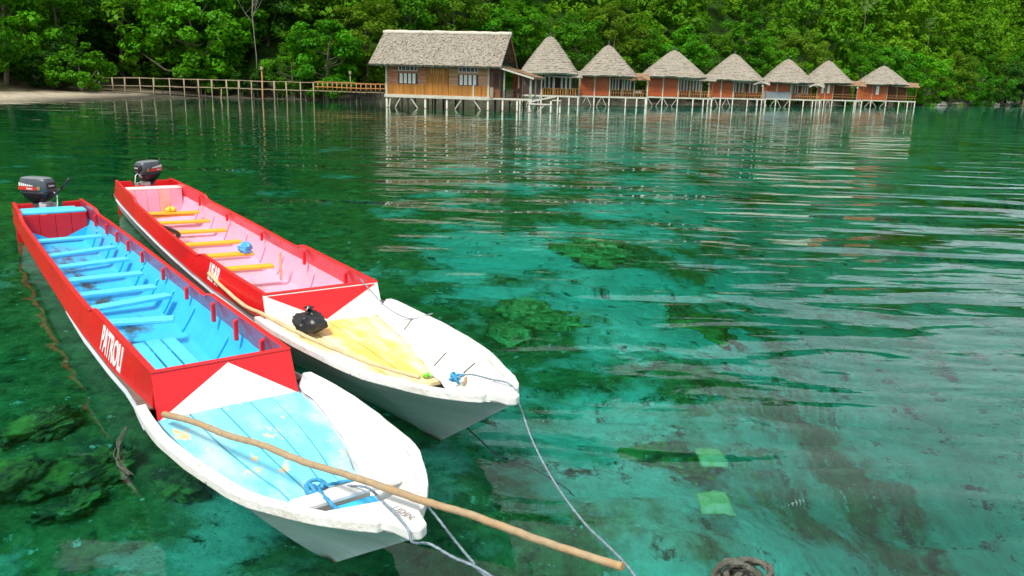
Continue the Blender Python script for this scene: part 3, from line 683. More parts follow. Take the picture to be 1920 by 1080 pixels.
# stilts and braces
sx = [.06, .62, 4.05, 6.2, HW - .06]
for xx in (.06, 3.95, 6.1, HW - .06):
    for yy in (.0, HD * .5, HD - .3):
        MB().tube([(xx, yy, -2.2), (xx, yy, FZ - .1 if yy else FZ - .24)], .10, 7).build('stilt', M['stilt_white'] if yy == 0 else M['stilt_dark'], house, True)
for a, c in ((.45, .25), (1.45, .72), (2.5, 3.45), (7.55, 6.65), (8.75, 9.7)):
    MB().bar((a, -.02, FZ - .26), (c, -.02, -.35), .13, .09).build('brace', M['stilt_white'], house)
for k in range(9):
    MB().tube([(.9 + k * 1.05, 2.2 + (k % 3), -2.2), (.9 + k * 1.05, 2.2 + (k % 3), FZ - .2)], .07, 6).build('stilt', M['stilt_dark'], house, True)
# roof
ov, of = 1.35, 1.15; ez = WT - .15
slope = (RZ - ez) / (HD / 2 + of)
rb = thatch_sheet(MB(), (-ov, -of, ez), (HW + ov, -of, ez), (HW + ov, HD / 2, RZ), (-ov, HD / 2, RZ), 24, 150, .05, .11, 4)
thatch_sheet(rb, (HW + ov, HD + of, ez), (-ov, HD + of, ez), (-ov, HD / 2, RZ), (HW + ov, HD / 2, RZ), 8, 30, .08, .10, 5)
roof = rb.build('thatched_roof', M['thatch'], house)
rs = random.Random(3)
MB().tube([(-ov - .05 + k * (HW + 2 * ov + .1) / 24, HD / 2, RZ + .06 + rs.uniform(-.03, .03)) for k in range(25)], [.22 + rs.uniform(-.02, .03) for _ in range(25)], 9).build('ridge_cap', M['thatch_ridge'], roof, True)
for xg in (0.02, HW - .08):
    MB().add([(xg, .1, WT), (xg, HD - .1, WT), (xg, HD / 2, RZ - .25), (xg + .06, .1, WT), (xg + .06, HD - .1, WT), (xg + .06, HD / 2, RZ - .25)],
             [(0, 2, 1), (3, 4, 5), (0, 1, 4, 3), (1, 2, 5, 4), (2, 0, 3, 5)]).build('gable_wall', M['brown_wood'], house)
for k in range(3):
    MB().span(HW + .0, HW + .04, .6 + k * .8, HD - .6 - k * .8, 4.7 + k * .75, 4.76 + k * .75).build('gable_batten', M['stilt_white'], house)
MB().bar((HW + ov - .08, HD + of, ez - .12), (HW + ov - .08, HD / 2, RZ - .12), .08, .24).build('bargeboard', M['brown_wood'], house)
MB().bar((HW + ov - .08, -of, ez - .12), (HW + ov - .08, HD / 2, RZ - .12), .08, .24).build('bargeboard', M['grey_sheet'], house)
# side porch with lean-to roof
px1 = HW + 4.2
MB().span(HW + .15, px1, -.3, HD - .4, FZ - .16, FZ).build('porch_floor', M['stilt_white'], house)
pr = thatch_sheet(MB(), (px1 + .2, -.7, 3.15), (px1 + .2, HD, 3.15), (HW + .35, HD, 4.25), (HW + .35, -.7, 4.25), 6, 26, .08, .06, 9)
pr.build('porch_roof', M['thatch_brown'], house)
MB().bar((HW + .3, -.72, 4.18), (px1 + .2, -.72, 3.06), .09, .16).build('fascia', M['stilt_white'], house)
for xx, yy, hh in ((HW + 1.5, -.15, 3.75), (HW + 2.7, .9, 3.4), (px1 - .2, -.15, 3.15), (px1 - .2, 3.0, 3.15), (HW + 2.5, 4.0, 3.4)):
    MB().tube([(xx, yy, FZ), (xx, yy, hh)], .075, 7).build('porch_post', M['stilt_white'], house, True)
MB().span(HW + .12, HW + 1.1, .05, .12, FZ + .01, 3.9).build('porch_wall', M['brown_wood'], house)
MB().span(HW + .4, HW + .95, -.0, .045, FZ + .9, 3.5).build('porch_window', M['dark_wood'], house)
MB().span(HW + 1.7, HW + 2.6, 3.3, 3.4, FZ + .01, 3.6).build('porch_panel', M['hut_wood'], house)
MB().span(HW + .15, HW + .5, -.35, -.2, FZ, FZ + .95).build('gate_post', M['bamboo_pale'], house)
for xx in (HW + 1.4, HW + 2.8, px1 - .1):
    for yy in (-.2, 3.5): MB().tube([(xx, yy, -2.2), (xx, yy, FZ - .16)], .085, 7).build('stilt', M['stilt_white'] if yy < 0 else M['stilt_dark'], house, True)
# landing steps in front of the porch
st = empty('landing_stage', tuple(house.matrix_basis @ Vector((px1 - .1, -1.2, 0))), R(-10)); tag(st, 'small white timber landing stage with steps in front of the house porch', 'landing stage')
MB().span(0, 2.2, -.5, .5, .72, .82).build('platform', M['stilt_white'], st, bevel=.01)
MB().bar((.0, -.45, .95), (2.6, -.45, 1.55), .08, .14).build('handrail', M['stilt_white'], st)
MB().span(2.2, 3.0, -.4, .5, 1.12, 1.2).build('step', M['stilt_white'], st, bevel=.01)
for xx in (.1, 2.1):
    for yy in (-.4, .4): MB().tube([(xx, yy, -2.2), (xx, yy, .72 if yy > 0 else 1.1)], .08, 7).build('leg', M['stilt_white'], st, True)
MB().bar((.6, -.42, -.2), (1.5, -.42, .7), .1, .08).build('brace', M['stilt_white'], st)
MB().tube([(2.9, .0, -2.2), (2.9, 0, 1.12)], .08, 7).build('leg', M['stilt_white'], st, True)
# a little porch furniture
def chair(parent_e, xx, yy, zz, rz, mat, label):
    e = empty('porch_chair', tuple((parent_e.matrix_basis @ Vector((xx, yy, zz)))), rz); tag(e, label, 'chair', 'chairs on the hut porches')
    MB().span(-.28, .28, -.28, .28, .38, .46).build('seat', mat, e); MB().span(-.28, .28, .22, .28, .46, .95).build('backrest', mat, e)
    for a in (-.24, .24):
        for c in (-.24, .24): MB().span(a - .03, a + .03, c - .03, c + .03, 0, .38).build('leg', mat, e)
    return e
def table(parent_e, xx, yy, zz, rz, mat, label, cloth=None):
    e = empty('porch_table', tuple((parent_e.matrix_basis @ Vector((xx, yy, zz)))), rz); tag(e, label, 'table', 'tables on the hut porches')
    MB().span(-.5, .5, -.35, .35, .68, .74).build('table_top', mat, e)
    for a in (-.42, .42):
        for c in (-.28, .28): MB().span(a - .035, a + .035, c - .035, c + .035, 0, .68).build('leg', mat, e)
    if cloth:
        MB().span(-.53, .53, -.38, .38, .742, .76).span(-.53, .53, -.385, -.382, .45, .742).build('tablecloth', cloth, e)
    return e
table(house, HW + 1.9, .5, FZ, R(-10), M['dark_wood'], 'dark table on the porch at the right end of the house')
chair(house, HW + 3.0, .3, FZ, R(60), M['dark_wood'], 'dark chair on the porch at the right end of the house')

# ------------------------------------------------------------------ row of huts
HUTS = [  # apex x,y  eave l,r  eave y  floor y  wall l,r  porch r  Y   lean-to colour, ordinal
    (1021, 71, 975, 1084, 138, 178.5, 968, 1016, 1086, 100.0, 'thatch', 'nearest, tallest peaked', 'first'),
    (1142, 86, 1085, 1197, 141, 179, 1090, 1146, 1214, 104.6, 'thatch_brown', 'second', 'second'),
    (1270, 95, 1204, 1328, 143, 180, 1220, 1276, 1338, 115.5, 'thatch', 'third', 'third'),
    (1378, 102, 1323, 1436, 149, 182, 1337, 1381, 1439, 125.0, 'thatch', 'fourth', 'fourth'),
    (1484, 113, 1434, 1530, 155, 185, 1440, 1489, 1541, 133.0, 'thatch', 'fifth', 'fifth'),
    (1560, 115, 1511, 1604, 155, 185.5, 1541, 1568, 1618, 141.0, 'thatch_brown', 'sixth', 'sixth'),
    (1662, 124, 1616, 1709, 157, 186.5, 1621, 1670, 1717, 152.0, 'thatch_brown', 'last', 'last')]
EXTRA = {0: 'tallest peak, dark brown wall', 1: 'brown porch gable on its right', 2: 'widest thatched cone, red walls',
         3: 'red cloth table on its porch', 4: 'grey sheet under its wall', 5: 'two white window strips', 6: 'farthest right, bamboo rails'}
for i, (axp, ayp, el, er, ey, fy, wl_, wr_, pr_, Y, ltm, rank, ordn) in enumerate(HUTS):
    dist = float(np.linalg.norm(atY(axp, 170, Y)[:2])); 
    zc = Y * math.cos(PITCH) + .4; k = zc / FPX
    fz = 1.30; c0 = atY((el + er) / 2, fy, Y); cx = c0[0]; rz = -math.atan2(cx, Y) * .75
    e = empty('stilt_hut', (cx, Y + 3.0, 0), rz); tag(e, '%s hut counting from the big house, %s' % (ordn, EXTRA[i]), 'hut', 'thatched huts on stilts in a row')
    mid = (el + er) / 2; ca = 1 / math.cos(rz)
    X = lambda px: (px - mid) * k * ca * (1 + 0.0)
    ze = fz + (fy - ey) * k; zt = fz + (fy - ayp) * k * .98
    ax = (er - el) / 2 * k * 1.02; x0, x1, xp = X(wl_), X(wr_), X(pr_); dpt = min(ax * .92, 4.0)
    yf = -dpt + .35                                # front wall plane
    x0 = max(x0, -ax * .95)
    rfb = round_thatch(MB(), ax, dpt + .75, ze - .05, zt, .20 + .05 * ax, 17, 64, 30 + i, (-.02, .015, -.01, .0, -.025, .01, -.015)[i])
    rf = rfb.build('thatched_roof', M['thatch'], e)
    MB().tube([(0, 0, zt + .05), (0, 0, zt + .40), (0, 0, zt + .75)], [.20, .10, .03], 8).build('finial', M['window_dark'], rf)
    wallm = M['dark_wood'] if i == 0 else M['hut_wood']
    xm = (x0 + x1) / 2; g = .07
    MB().span(x0 + .05, x1 - .05, yf + .12, dpt - .5, fz, ze).build('room_wall', M['dark_wood'], e)
    for a, c in ((x0 + g, xm - g), (xm + g, x1 - g)):
        MB().span(a, c, yf + .04, yf + .115, fz + .02, ze - .02).build('wall_panel', wallm, e)
        if i: MB().span(a + (c - a) * .22, c - (c - a) * .22, yf + .015, yf + .037, fz + .75, ze - .35).build('shutter', wallm, e, bevel=.01)
    for xx in (x0, xm, x1): MB().span(xx - .075, xx + .075, yf - .02, yf + .14, fz + .0, ze).build('wall_post', M['stilt_white'] if (i < 5) else M['bamboo_pale'], e)
    MB().span(x0 - .1, xp + .1, yf - .10, yf + .0, fz - .22, fz - .02).build('floor_beam', M['stilt_white'], e, bevel=.01)
    MB().span(x0 - .1, xp + .1, yf + .002, dpt - .3, fz - .14, fz - .001).build('floor', M['stilt_dark'], e)
    # veranda: recessed wall with white slats, posts, railing, lean-to
    yr = yf + 1.9; xr = min(ax * .9, xp - .2)
    MB().span(x1 + .08, xr, yr, yr + .1, fz, ze).build('veranda_wall', M['dark_wood'] if i in (0, 1) else M['brown_wood'], e)
    ns = 7
    for q in range(ns):
        if i in (0, 1, 2, 3, 4) and q in (0, 1, 2, 4, 5, 6):
            xa = x1 + .3 + q * (xr - x1 - .5) / ns
            MB().span(xa, xa + (xr - x1) / ns * .42, yr - .04, yr - .005, fz + .75, ze - .25).build('white_slat', M['shutter'], e)
    if i == 5: 
        for q in (.25, .62): MB().span(x0 + (x1 - x0) * q, x0 + (x1 - x0) * q + .38, yf - .012, yf + .012, fz + 1.0, ze - .35).build('window_strip', M['shutter'], e)
    if i == 6: MB().span(x0 + (x1 - x0) * .62, x0 + (x1 - x0) * .72, yf - .012, yf + .012, fz + 1.0, ze - .35).build('window_strip', M['shutter'], e)
    if i == 4: MB().span(x0, x1, yf - .06, yf - .025, fz - .05, fz + 1.05).build('grey_sheet', M['grey_sheet'], e)
    pm = M['stilt_white'] if i < 3 else M['bamboo_rail']
    npst = 3
    hz = ze - .15
    for q in range(npst):
        xx = x1 + .05 + (xp - x1 - .1) * (q + 1) / npst
        MB().tube([(xx, yf + .1, fz), (xx, yf + .1, hz - .25 * q / npst)], .06, 6).build('porch_post', pm if q < 2 else M['bamboo_rail'], e, True)
    rl = M['bamboo_rail']
    for hh in ((.85, .45) if i else (.8,)):
        MB().bar((x1 + .1, yf + .1, fz + hh), (xp - .08, yf + .1, fz + hh), .06).build('rail', rl, e)
    nb = int((xp - x1) / .32)
    if i in (0, 1, 2, 3, 4):
        for q in range(nb): 
            xx = x1 + .2 + q * (xp - x1 - .3) / nb
            MB().bar((xx, yf + .1, fz + .02), (xx, yf + .1, fz + .8), .07 if i else .13, .03).build('baluster', M['bamboo_panel'] if i == 0 else rl, e)
    lm = thatch_sheet(MB(), (x1 + .5, yf - .75, ze - .42), (xp + .35, yf - .75, ze - .55), (xp + .25, yf + 1.6, ze + .28), (x1 + .9, yf + 1.6, ze + .45), 4, 18, .07, .08, 60 + i, .12)
    lm.build('porch_roof', M[ltm], e)
    if i in (1, 3, 4):
        MB().bar((xp - .95, yf - .8, ze - .15), (xp + .3, yf - .8, ze - .68), .07, .14).build('fascia', M['stilt_white'] if i != 1 else M['brown_wood'], e)
        MB().bar((xp - 2.0, yf - .8, ze - .68), (xp - .95, yf - .8, ze - .15), .07, .14).build('fascia', M['stilt_white'] if i != 1 else M['brown_wood'], e)
    # wall lamp
    lp = MB().box((x0 - .12, yf - .08, fz + (ze - fz) * .72), (.16, .16, .26)).build('lamp', M['lamp_glass'], e, bevel=.03)
    # stilts, braces
    xs = [x0, xm, x1, x1 + (xp - x1) * .45, x1 + (xp - x1) * .75, xp - .05]
    for q, xx in enumerate(xs):
        MB().tube([(xx, yf - .03, -2.5), (xx, yf - .03, fz - .23)], .085, 7).build('stilt', M['stilt_white'], e, True)
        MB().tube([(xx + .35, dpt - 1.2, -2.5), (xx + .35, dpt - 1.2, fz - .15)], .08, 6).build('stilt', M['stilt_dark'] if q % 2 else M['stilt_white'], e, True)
    for a, c in ((x0, xm), (xm, x1)):
        m_ = (a + c) / 2
        MB().bar((m_ - .1 if i % 2 else a + .15, yf - .05, fz - .25), (a + .2 if i % 2 else m_ - .1, yf - .05, -.2), .10, .07).build('brace', M['stilt_white'], e)
        MB().bar((m_ + .1 if i % 2 else c - .15, yf - .05, fz - .25), (c - .2 if i % 2 else m_ + .1, yf - .05, -.2), .10, .07).build('brace', M['stilt_white'], e)
    if i == 0: table(e, x1 + 1.5, yf + .9, fz, rz, M['bamboo_panel'], 'ochre bamboo table on the porch of the first hut')
    if i == 1:
        table(e, xp - 1.1, yf + .8, fz, rz, M['cloth_orange'], 'orange and white covered table on the porch right of the second hut', M['cloth_white'])
    if i == 2:
        for q in (0, 1): chair(e, x1 + 1.0 + q * 1.1, yf + .75, fz, rz, M['dark_wood'] if q else M['cloth_red'], ('dark chair on the porch of the third hut', 'dark red chair on the porch of the third hut')[1 - q])
    if i == 3: table(e, x1 + 2.6, yf + .8, fz, rz, M['dark_wood'], 'table with a red and white cloth on the fourth hut porch', M['cloth_red'])
    if i == 4: chair(e, x1 + 1.2, yf + .8, fz, rz, M['grey_sheet'], 'grey chair on the porch of the fifth hut')

# ------------------------------------------------------------------ jetty
JY = 91.5
jt = empty('jetty', (0, 0, 0)); tag(jt, 'long rickety pole jetty with handrail running from the sand to the house', 'jetty')
rs = random.Random(11)
def jp(px, dy=0.0):
    Yj = JY - max(0, (px - 560) / 165) * 4.0 + dy
    return atY(px, 160, Yj)[0], Yj
deckz = lambda px: 1.18 + (.0 if px > 270 else (px - 270) * .0012)
cols = list(range(186, 722, 14)) + [722]
d = MB(); r1 = MB(); r2 = MB()
for a, c in zip(cols[:-1], cols[1:]):
    xa, ya = jp(a); xc, yc = jp(c)
    zj = rs.uniform(-.03, .03)
    d.bar((xa, ya + .6, deckz(a) + zj), (xc, yc + .6, deckz(c) + zj), 1.3, .07)
d.build('deck', M['bamboo_pale'], jt)
def railing(mb, dy, h, x0, x1, step=27, w=.06):
    prev = None
    for px in range(x0, x1, step):
        xx, yy = jp(px, dy); p = (xx, yy, deckz(px) + h + rs.uniform(-.04, .04))
        if prev: mb.bar(prev, p, w)
        prev = p
railing(r1, 0, .86, 186, 728); r1.build('handrail', M['bamboo_pale'], jt)
railing(r2, 1.25, .86, 186, 728); r2.build('handrail', M['bamboo_pale'], jt)
for j, px in enumerate([186, 211, 234, 263, 289, 318, 345, 372, 397, 424, 448, 471, 492, 514, 537, 564, 588]):
    for dy in (0, 1.25):
        if px == 186 and dy: continue
        xx, yy = jp(px + rs.uniform(-1, 1), dy); lean = rs.uniform(-.12, .12)
        top = deckz(px) + .92 if px != 186 else 3.0
        MB().tube([(xx + lean, yy, -1.6), (xx, yy, top)], .055, 6).build('post', M['bamboo_pale'] if px != 186 else M['stilt_white'], jt, True)
for px in (303, 376, 385, 415, 450, 455, 475, 520, 530, 550, 572, 605, 614, 622, 636, 646, 656, 668, 678, 690, 702, 713):
    xx, yy = jp(px, rs.uniform(0, 1.2)); lean = rs.uniform(-.3, .3)
    MB().tube([(xx + lean, yy, -1.6), (xx, yy, deckz(px) - .02)], .06, 6).build('post', M['bamboo_pale'] if px < 600 else M['stilt_dark'], jt, True)
xx, yy = jp(492); MB().tube([(xx, yy, -1.6), (xx, yy, 3.3)], .06, 6).build('lamp_post', M['bamboo_rail'], jt, True); MB().box((xx, yy, 3.42), (.28, .28, .36)).build('lantern', M['bamboo_pale'], jt, bevel=.03)
xx, yy = jp(657); MB().tube([(xx, yy, 1.1), (xx, yy, 3.1)], .05, 6).build('lamp_post', M['bamboo_pale'], jt, True); MB().box((xx, yy, 3.2), (.25, .25, .32)).build('lantern', M['bamboo_pale'], jt, bevel=.03)
# newer orange bamboo fence on the stretch beside the house
for px in range(596, 724, 9):
    xx, yy = jp(px, -.12); MB().tube([(xx + rs.uniform(-.08, .08), yy, 1.1), (xx, yy, 2.1 + rs.uniform(-.05, .08))], .055, 6).build('fence_pole', M['bamboo_rail'], jt, True)
for h in (.45, .95):
    b = MB(); railing(b, -.14, h, 590, 731, 28, .085); b.build('fence_rail', M['bamboo_rail'], jt)
# pale rocks along the far right waterline
for q in range(16):
    px = 1745 + q * 10 + rs.uniform(-4, 4); Yr = 190 + (px - 1745) * .42
    dshore = -float(shore_dist(np.array([atY(px, 190, Yr)[0]]), np.array([Yr]))[0])
    Yr += dshore * .8
    X = atY(px, 190, Yr)[0]; s = rs.uniform(.6, 1.5)
    mb = MB(); secs = []
    for a in range(7):
        t = a / 6 * math.pi; secs.append([(math.sin(t) * math.cos(f) * s * rs.uniform(.8, 1.2) * 1.5 + .001 * a, math.sin(t) * math.sin(f) * s * rs.uniform(.8, 1.2), -math.cos(t) * s * .7) for f in [6.283 * b / 9 for b in range(9)]])
    mb.loft(secs); o = mb.build('shore_rock', M['rock']); o.location = (X, Yr, .15); o.rotation_euler = (0, 0, rs.uniform(0, 6))
    tag(o, 'weathered grey rock at the waterline on the far right shore', 'rock', 'rocks on the far right shore')

# ------------------------------------------------------------------ longboats
def ip(tab):
    xs = [a for a, _ in tab]; ys = [c for _, c in tab]
    return lambda v: float(np.interp(v, xs, ys))
def text_mesh(txt, size, wx, extrude=.002, off=.0, name='lettering'):
    cu = bpy.data.curves.new(name, 'FONT'); cu.body = txt; cu.size = size; cu.extrude = extrude; cu.offset = off; cu.align_x = 'LEFT'; cu.resolution_u = 3
    ob = bpy.data.objects.new(name, cu); C.objects.link(ob)
    dg = bpy.context.evaluated_depsgraph_get(); me = bpy.data.meshes.new_from_object(ob.evaluated_get(dg))
    bpy.data.objects.remove(ob); bpy.data.curves.remove(cu)
    me.transform(Matrix.Diagonal((wx, 1, 1, 1))); me.materials.clear(); return me
def put_text(txt, size, wx, mat, parent, name, mtx, off=.0, extrude=.002):
    me = text_mesh(txt, size, wx, extrude, off); me.transform(mtx); me.materials.append(mat)
    return link_mesh(name, me, None, parent)

def longboat(P):
    e = empty('longboat', (P['o'][0], P['o'][1], 0), P['rz']); tag(e, P['label'], 'boat', 'moored longboats')
    L, yfb = P['L'], P['yf']
    hb, zs, wlh, co, zt, dk, cb_ = (ip(P[k]) for k in ('hb', 'zs', 'wl', 'co', 'zt', 'deck', 'cb'))
    def cs(y, z): return cb_(y) + (co(y) - cb_(y)) * (z - zs(y)) / (zt(y) - zs(y))
    yst = P['ystem']
    def zk(y):
        if y < yst:
            t = (yst - y) / (yst - .05); return (zs(.05) - .03) * t
        return -.22 * min(1, (y - yst) / 1.6) ** .8
    def half(y, z):
        """outer half-breadth at height z"""
        k, s = zk(y), zs(y)
        if z <= k: return 0.0
        t = min(1, (z - k) / (s - k))
        if k < -.02:
            t0 = -k / (s - k); p = math.log(max(.05, wlh(y) / hb(y))) / math.log(t0); p = min(max(p, .25), 1.3)
        else: p = 1.5
        # blend the exponent near the stem
        return hb(y) * t ** p
    ys = sorted(set([.05, .07, .1, .14, .19, .25, .3, .36, .42, .48, .55, .62, .7, .78, .86, .92, .96, 1.0] + list(np.arange(1.05, 3.4, .12)) + list(np.arange(3.4, L, .4)) + [L]))
    ts = [0, .04, .1, .18, .28, .4, .52, .64, .76, .88, 1.0]
    secs = []
    for y in ys:
        k, s = zk(y), zs(y); pts = [(half(y, k + (s - k) * t), y, k + (s - k) * t) for t in ts]
        secs.append([(-a, b, c) for a, b, c in pts[::-1]] + pts[1:])
    n = len(secs[0]); hn = n // 2
    mb = MB().loft([q[:hn + 1] for q in secs], closed=False).loft([q[hn:] for q in secs], closed=False)   # two sides, sharp along stem and keel
    mb.add(secs[-1], [tuple(range(n))])
    hull = mb.build('hull', M['white_hull'], e, True)
    # inner shell behind the bulkhead
    zf = .055; secs = []
    iy = [y for y in ys if y >= yfb - .01] ; iy[0] = yfb + .02; iy[-1] = L - .06
    for y in iy:
        top = zs(y) + .06; zz = [zf, zf + .012, zf + .04, zf + .09, zf + .15, zf + .22, top]
        pts = [(max(.1, (half(y, max(q, .02)) if q < zs(y) else hb(y)) - .045), y, q) for q in zz]
        pts[0] = (pts[0][0] - .03, y, zf); pts[-1] = (cs(y, top) - .02, y, top)
        pts = [(0, y, zf)] + pts
        secs.append([(-a, b, c) for a, b, c in pts[::-1]] + pts[1:])
    inner = MB().loft(secs, closed=False).build('inner_hull', M[P['inside']], e, True)
    # ribs
    for y in P['ribs']:
        secs = []
        zz = [zf + .03, zf + .06, zf + .11, zf + .18, zf + .25, zs(y) + .0]
        for sgn in (-1, 1):
            secs = []
            for q in zz:
                xx = sgn * ((half(y, max(q, .02)) if q < zs(y) else hb(y)) - .05); xi = xx - sgn * .022
                if q == zz[-1]: xx = sgn * (cb_(y) - .03); xi = xx - sgn * .018
                secs.append([(xx, y - .02, q), (xi, y - .02, q), (xi, y + .02, q), (xx, y + .02, q)])
            MB().loft(secs).build('rib', M[P['inside']], e, True, .004)
    # coaming boards
    cy = sorted(set([yfb] + list(np.arange(yfb + .2, L - .05, .35)) + [a for a, _ in P['zt'] if yfb < a < L - .05] + [L - .05]))
    for sgn in (-1, 1):
        secs = []
        for y in cy:
            zb = zs(y) - .03; xo, xi = sgn * co(y), sgn * (co(y) - .032); bo, bi = sgn * cs(y, zb), sgn * (cs(y, zb) - .032)
            secs.append([(bo, y, zb), (xo, y, zt(y)), (xi, y, zt(y)), (bi, y, zb)] if sgn > 0 else [(bi, y, zb), (xi, y, zt(y)), (xo, y, zt(y)), (bo, y, zb)])
        cb = MB().loft(secs).build('coaming_board', M['red'], e, False, .004)
        if P['inner_glare']:
            cb.data.materials.append(M['red_glare'])
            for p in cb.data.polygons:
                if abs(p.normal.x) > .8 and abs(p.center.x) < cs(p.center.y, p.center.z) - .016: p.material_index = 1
        # thin bright edge along the top
        secs = []
        for y in cy:
            xo, xi = sgn * (co(y) + .006), sgn * (co(y) - .038); z0, z1 = zt(y) + .001, zt(y) + .018
            secs.append([(xo, y, z0), (xo, y, z1), (xi, y, z1), (xi, y, z0)])
        MB().loft(secs).build('gunwale_cap', M['red_trim'], cb, False, .004)
        for y in P['knees']:
            xi = sgn * (co(y) - .05)
            MB().add([(xi - .018, y - .022, zs(y) + .03), (xi + .018, y - .022, zs(y) + .03), (xi + .018, y + .022, zs(y) + .03), (xi - .018, y + .022, zs(y) + .03),
                      (xi - .018, y - .022, zt(y) - .05), (xi + .018, y - .022, zt(y) - .03), (xi + .018, y + .022, zt(y) - .03), (xi - .018, y + .022, zt(y) - .05)],
                     [(0, 3, 2, 1), (4, 5, 6, 7), (0, 1, 5, 4), (1, 2, 6, 5), (2, 3, 7, 6), (3, 0, 4, 7)]).build('knee', M['red_trim'], e, False, .006)
        # pale rubbing strake on the hull edge
        secs = []
        for y in [yfb - .3] + [q for q in cy if q < P['strake']]:
            xo = sgn * (hb(y) + .012); xi = sgn * (hb(y) - .02); zc_ = zs(y) - .05
            secs.append([(xi, y, zc_ - .013), (xo, y, zc_ - .01), (xo, y, zc_ + .01), (xi, y, zc_ + .013)])
        MB().loft(secs).build('rubbing_strake', M['white_hull'], e, False, .006)
        # dark strip painting in the shadow gap between hull edge and coaming
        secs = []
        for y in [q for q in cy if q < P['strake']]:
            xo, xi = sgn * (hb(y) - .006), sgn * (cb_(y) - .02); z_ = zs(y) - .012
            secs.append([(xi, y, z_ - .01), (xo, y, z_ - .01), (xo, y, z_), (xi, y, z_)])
        MB().loft(secs).build('shadow_gap_strip', M['stilt_dark'], e)
    # front bulkhead with its painted triangle
    yb0, yb1 = yfb - .13, yfb - .0; w0, w1 = cb_(yfb) - .004, co(yfb) + .004; zd = .345; zt_ = zt(yfb)
    zz0 = zd - .02
    MB().add([(-w0, yb0, zz0), (w0, yb0, zz0), (w1, yb1, zt_), (-w1, yb1, zt_), (-w0, yb0 + .035, zz0), (w0, yb0 + .035, zz0), (w1, yb1 + .035, zt_), (-w1, yb1 + .035, zt_)],
             [(0, 1, 2, 3), (5, 4, 7, 6), (3, 2, 6, 7), (1, 5, 6, 2), (4, 0, 3, 7), (0, 4, 5, 1)]).build('bulkhead', M['red'] if P['tri'] == 'up' else M['white'], e, False, .004)
    bk = [o_ for o_ in e.children if o_.name.startswith('bulkhead')][-1]
    MB().span(-w1, w1, yb1 - .004, yb1 + .04, zt_ + .002, zt_ + .018).build('gunwale_cap', M['red_trim'], bk, False, .004)
    def bp(u, v, q=.004):   # point on the bulkhead face
        wv = w0 + (w1 - w0) * v; return (u * wv, yb0 + (yb1 - yb0) * v - q, zz0 + (zt_ - zz0) * v)
    tri = [(-.97, .08), (.97, .08), (.05, .97)] if P['tri'] == 'up' else [(-.95, .97), (.95, .97), (-.02, .16)]
    MB().add([bp(u, v) for u, v in tri] + [bp(u, v, -.001) for u, v in tri], [(0, 1, 2), (5, 4, 3), (0, 3, 4, 1), (1, 4, 5, 2), (2, 5, 3, 0)]).build('painted_triangle', M['white'] if P['tri'] == 'up' else M['red'], bk)
    # foredeck planks
    ed = P['seams']; dz = zd
    dys = [P['d0'] + (yb0 + .02 - P['d0']) * k / 12 for k in range(13)]
    for a, c in zip(ed[:-1], ed[1:]):
        secs = []
        for y in dys:
            h = min(dk(y), half(y, dz - .03) - .04); xa, xc = a * h + (.005 if a > -1 else -.02), c * h - (.005 if c < 1 else -.02); zz_ = dz + .012 * (1 - ((xa + xc) / (2 * h)) ** 2)
            secs.append([(xa, y, dz - .03), (xc, y, dz - .03), (xc, y, zz_), (xa, y, zz_)])
        MB().loft(secs).build('deck_plank', M[P['deckmat']], e, False, .003)
    MB().span(-.1, .1, P['d0'] - .02, P['d0'] + .0, .28, dz - .002).build('deck_end', M[P['deckmat']], e)
    # inner bulwark and rim
    rimy = [.16, .2, .25, .3, .36, .42, .5, .58, .66, .75, .85, .95, 1.06, 1.18, 1.3, 1.45, 1.6, 1.75, 1.9, 2.05, 2.2, 2.35, 2.5, 2.65, 2.8] ; rimy = [q for q in rimy if q < P['rim_end'] - .05] + ([3.0, 3.2] if P['rim_end'] > 3.3 else []) + [P['rim_end'] - .03, P['rim_end']]
    wav = random.Random(P['seed'])
    for sgn in (-1, 1):
        secs = []
        for y in [q for q in rimy if q >= .4]:
            z0 = max(dz + .016, zk(y) + .10); xo = hb(y) - .03; xi = max(.015, min(dk(y) - .012 + wav.uniform(-.012, .012), half(y, z0) - .03)); z1 = zs(y) + .035
            secs.append([(sgn * xi, y, z0), (sgn * (xi * .45 + xo * .55), y, z0 + (z1 - z0) * .45), (sgn * xo, y, z1)])
        MB().loft(secs, closed=False).build('bulwark', M['white'], e, True)
        secs = []
        for j, y in enumerate(rimy):
            w_ = .072 if y > .4 else .072 * (.5 + .5 * y / .4); xo = hb(y) + .025; xi = max(.0, xo - w_); z0 = zs(y) - .005; z1 = zs(y) + .052 + wav.uniform(-.003, .003)
            if j == len(rimy) - 1: z0 += .004; z1 -= .012; xo -= .016; xi += .012
            secs.append([(sgn * xo, y, z0), (sgn * (xo - .002 + wav.uniform(-.002, .002)), y, z1 - .002), (sgn * xi, y, z1), (sgn * xi, y, z0)])
        MB().loft(secs).build('bow_rim', M['rim_white'], e, False, .007)
    # breasthook and stem head
    z1 = zs(.1) + .056
    hk = [(-hb(.5) + .05, .44), (-hb(.3) + .03, .3), (-.075, .10), (-.05, .0), (0, -.03), (.05, .0), (.075, .10), (hb(.3) - .03, .3), (hb(.5) - .05, .44), (0, .36)]
    zz = lambda y: zs(max(y, .05)) + .05
    MB().add([(a, c, zz(c) + .012) for a, c in hk] + [(a, c, zz(c) - .05) for a, c in hk], [tuple(range(9, -1, -1)), tuple(range(10, 20))] + [(i, (i + 1) % 10, 10 + (i + 1) % 10, 10 + i) for i in range(10)]).build('breasthook', M['white'], e, False, .012)
    return e, bk, dict(hb=hb, zs=zs, co=co, zt=zt, dz=dz, zf=zf, cs=cs)
def world_pt(e, p):
    return Matrix.Translation(e.location) @ Matrix.Rotation(e.rotation_euler[2], 4, 'Z') @ Vector(p)
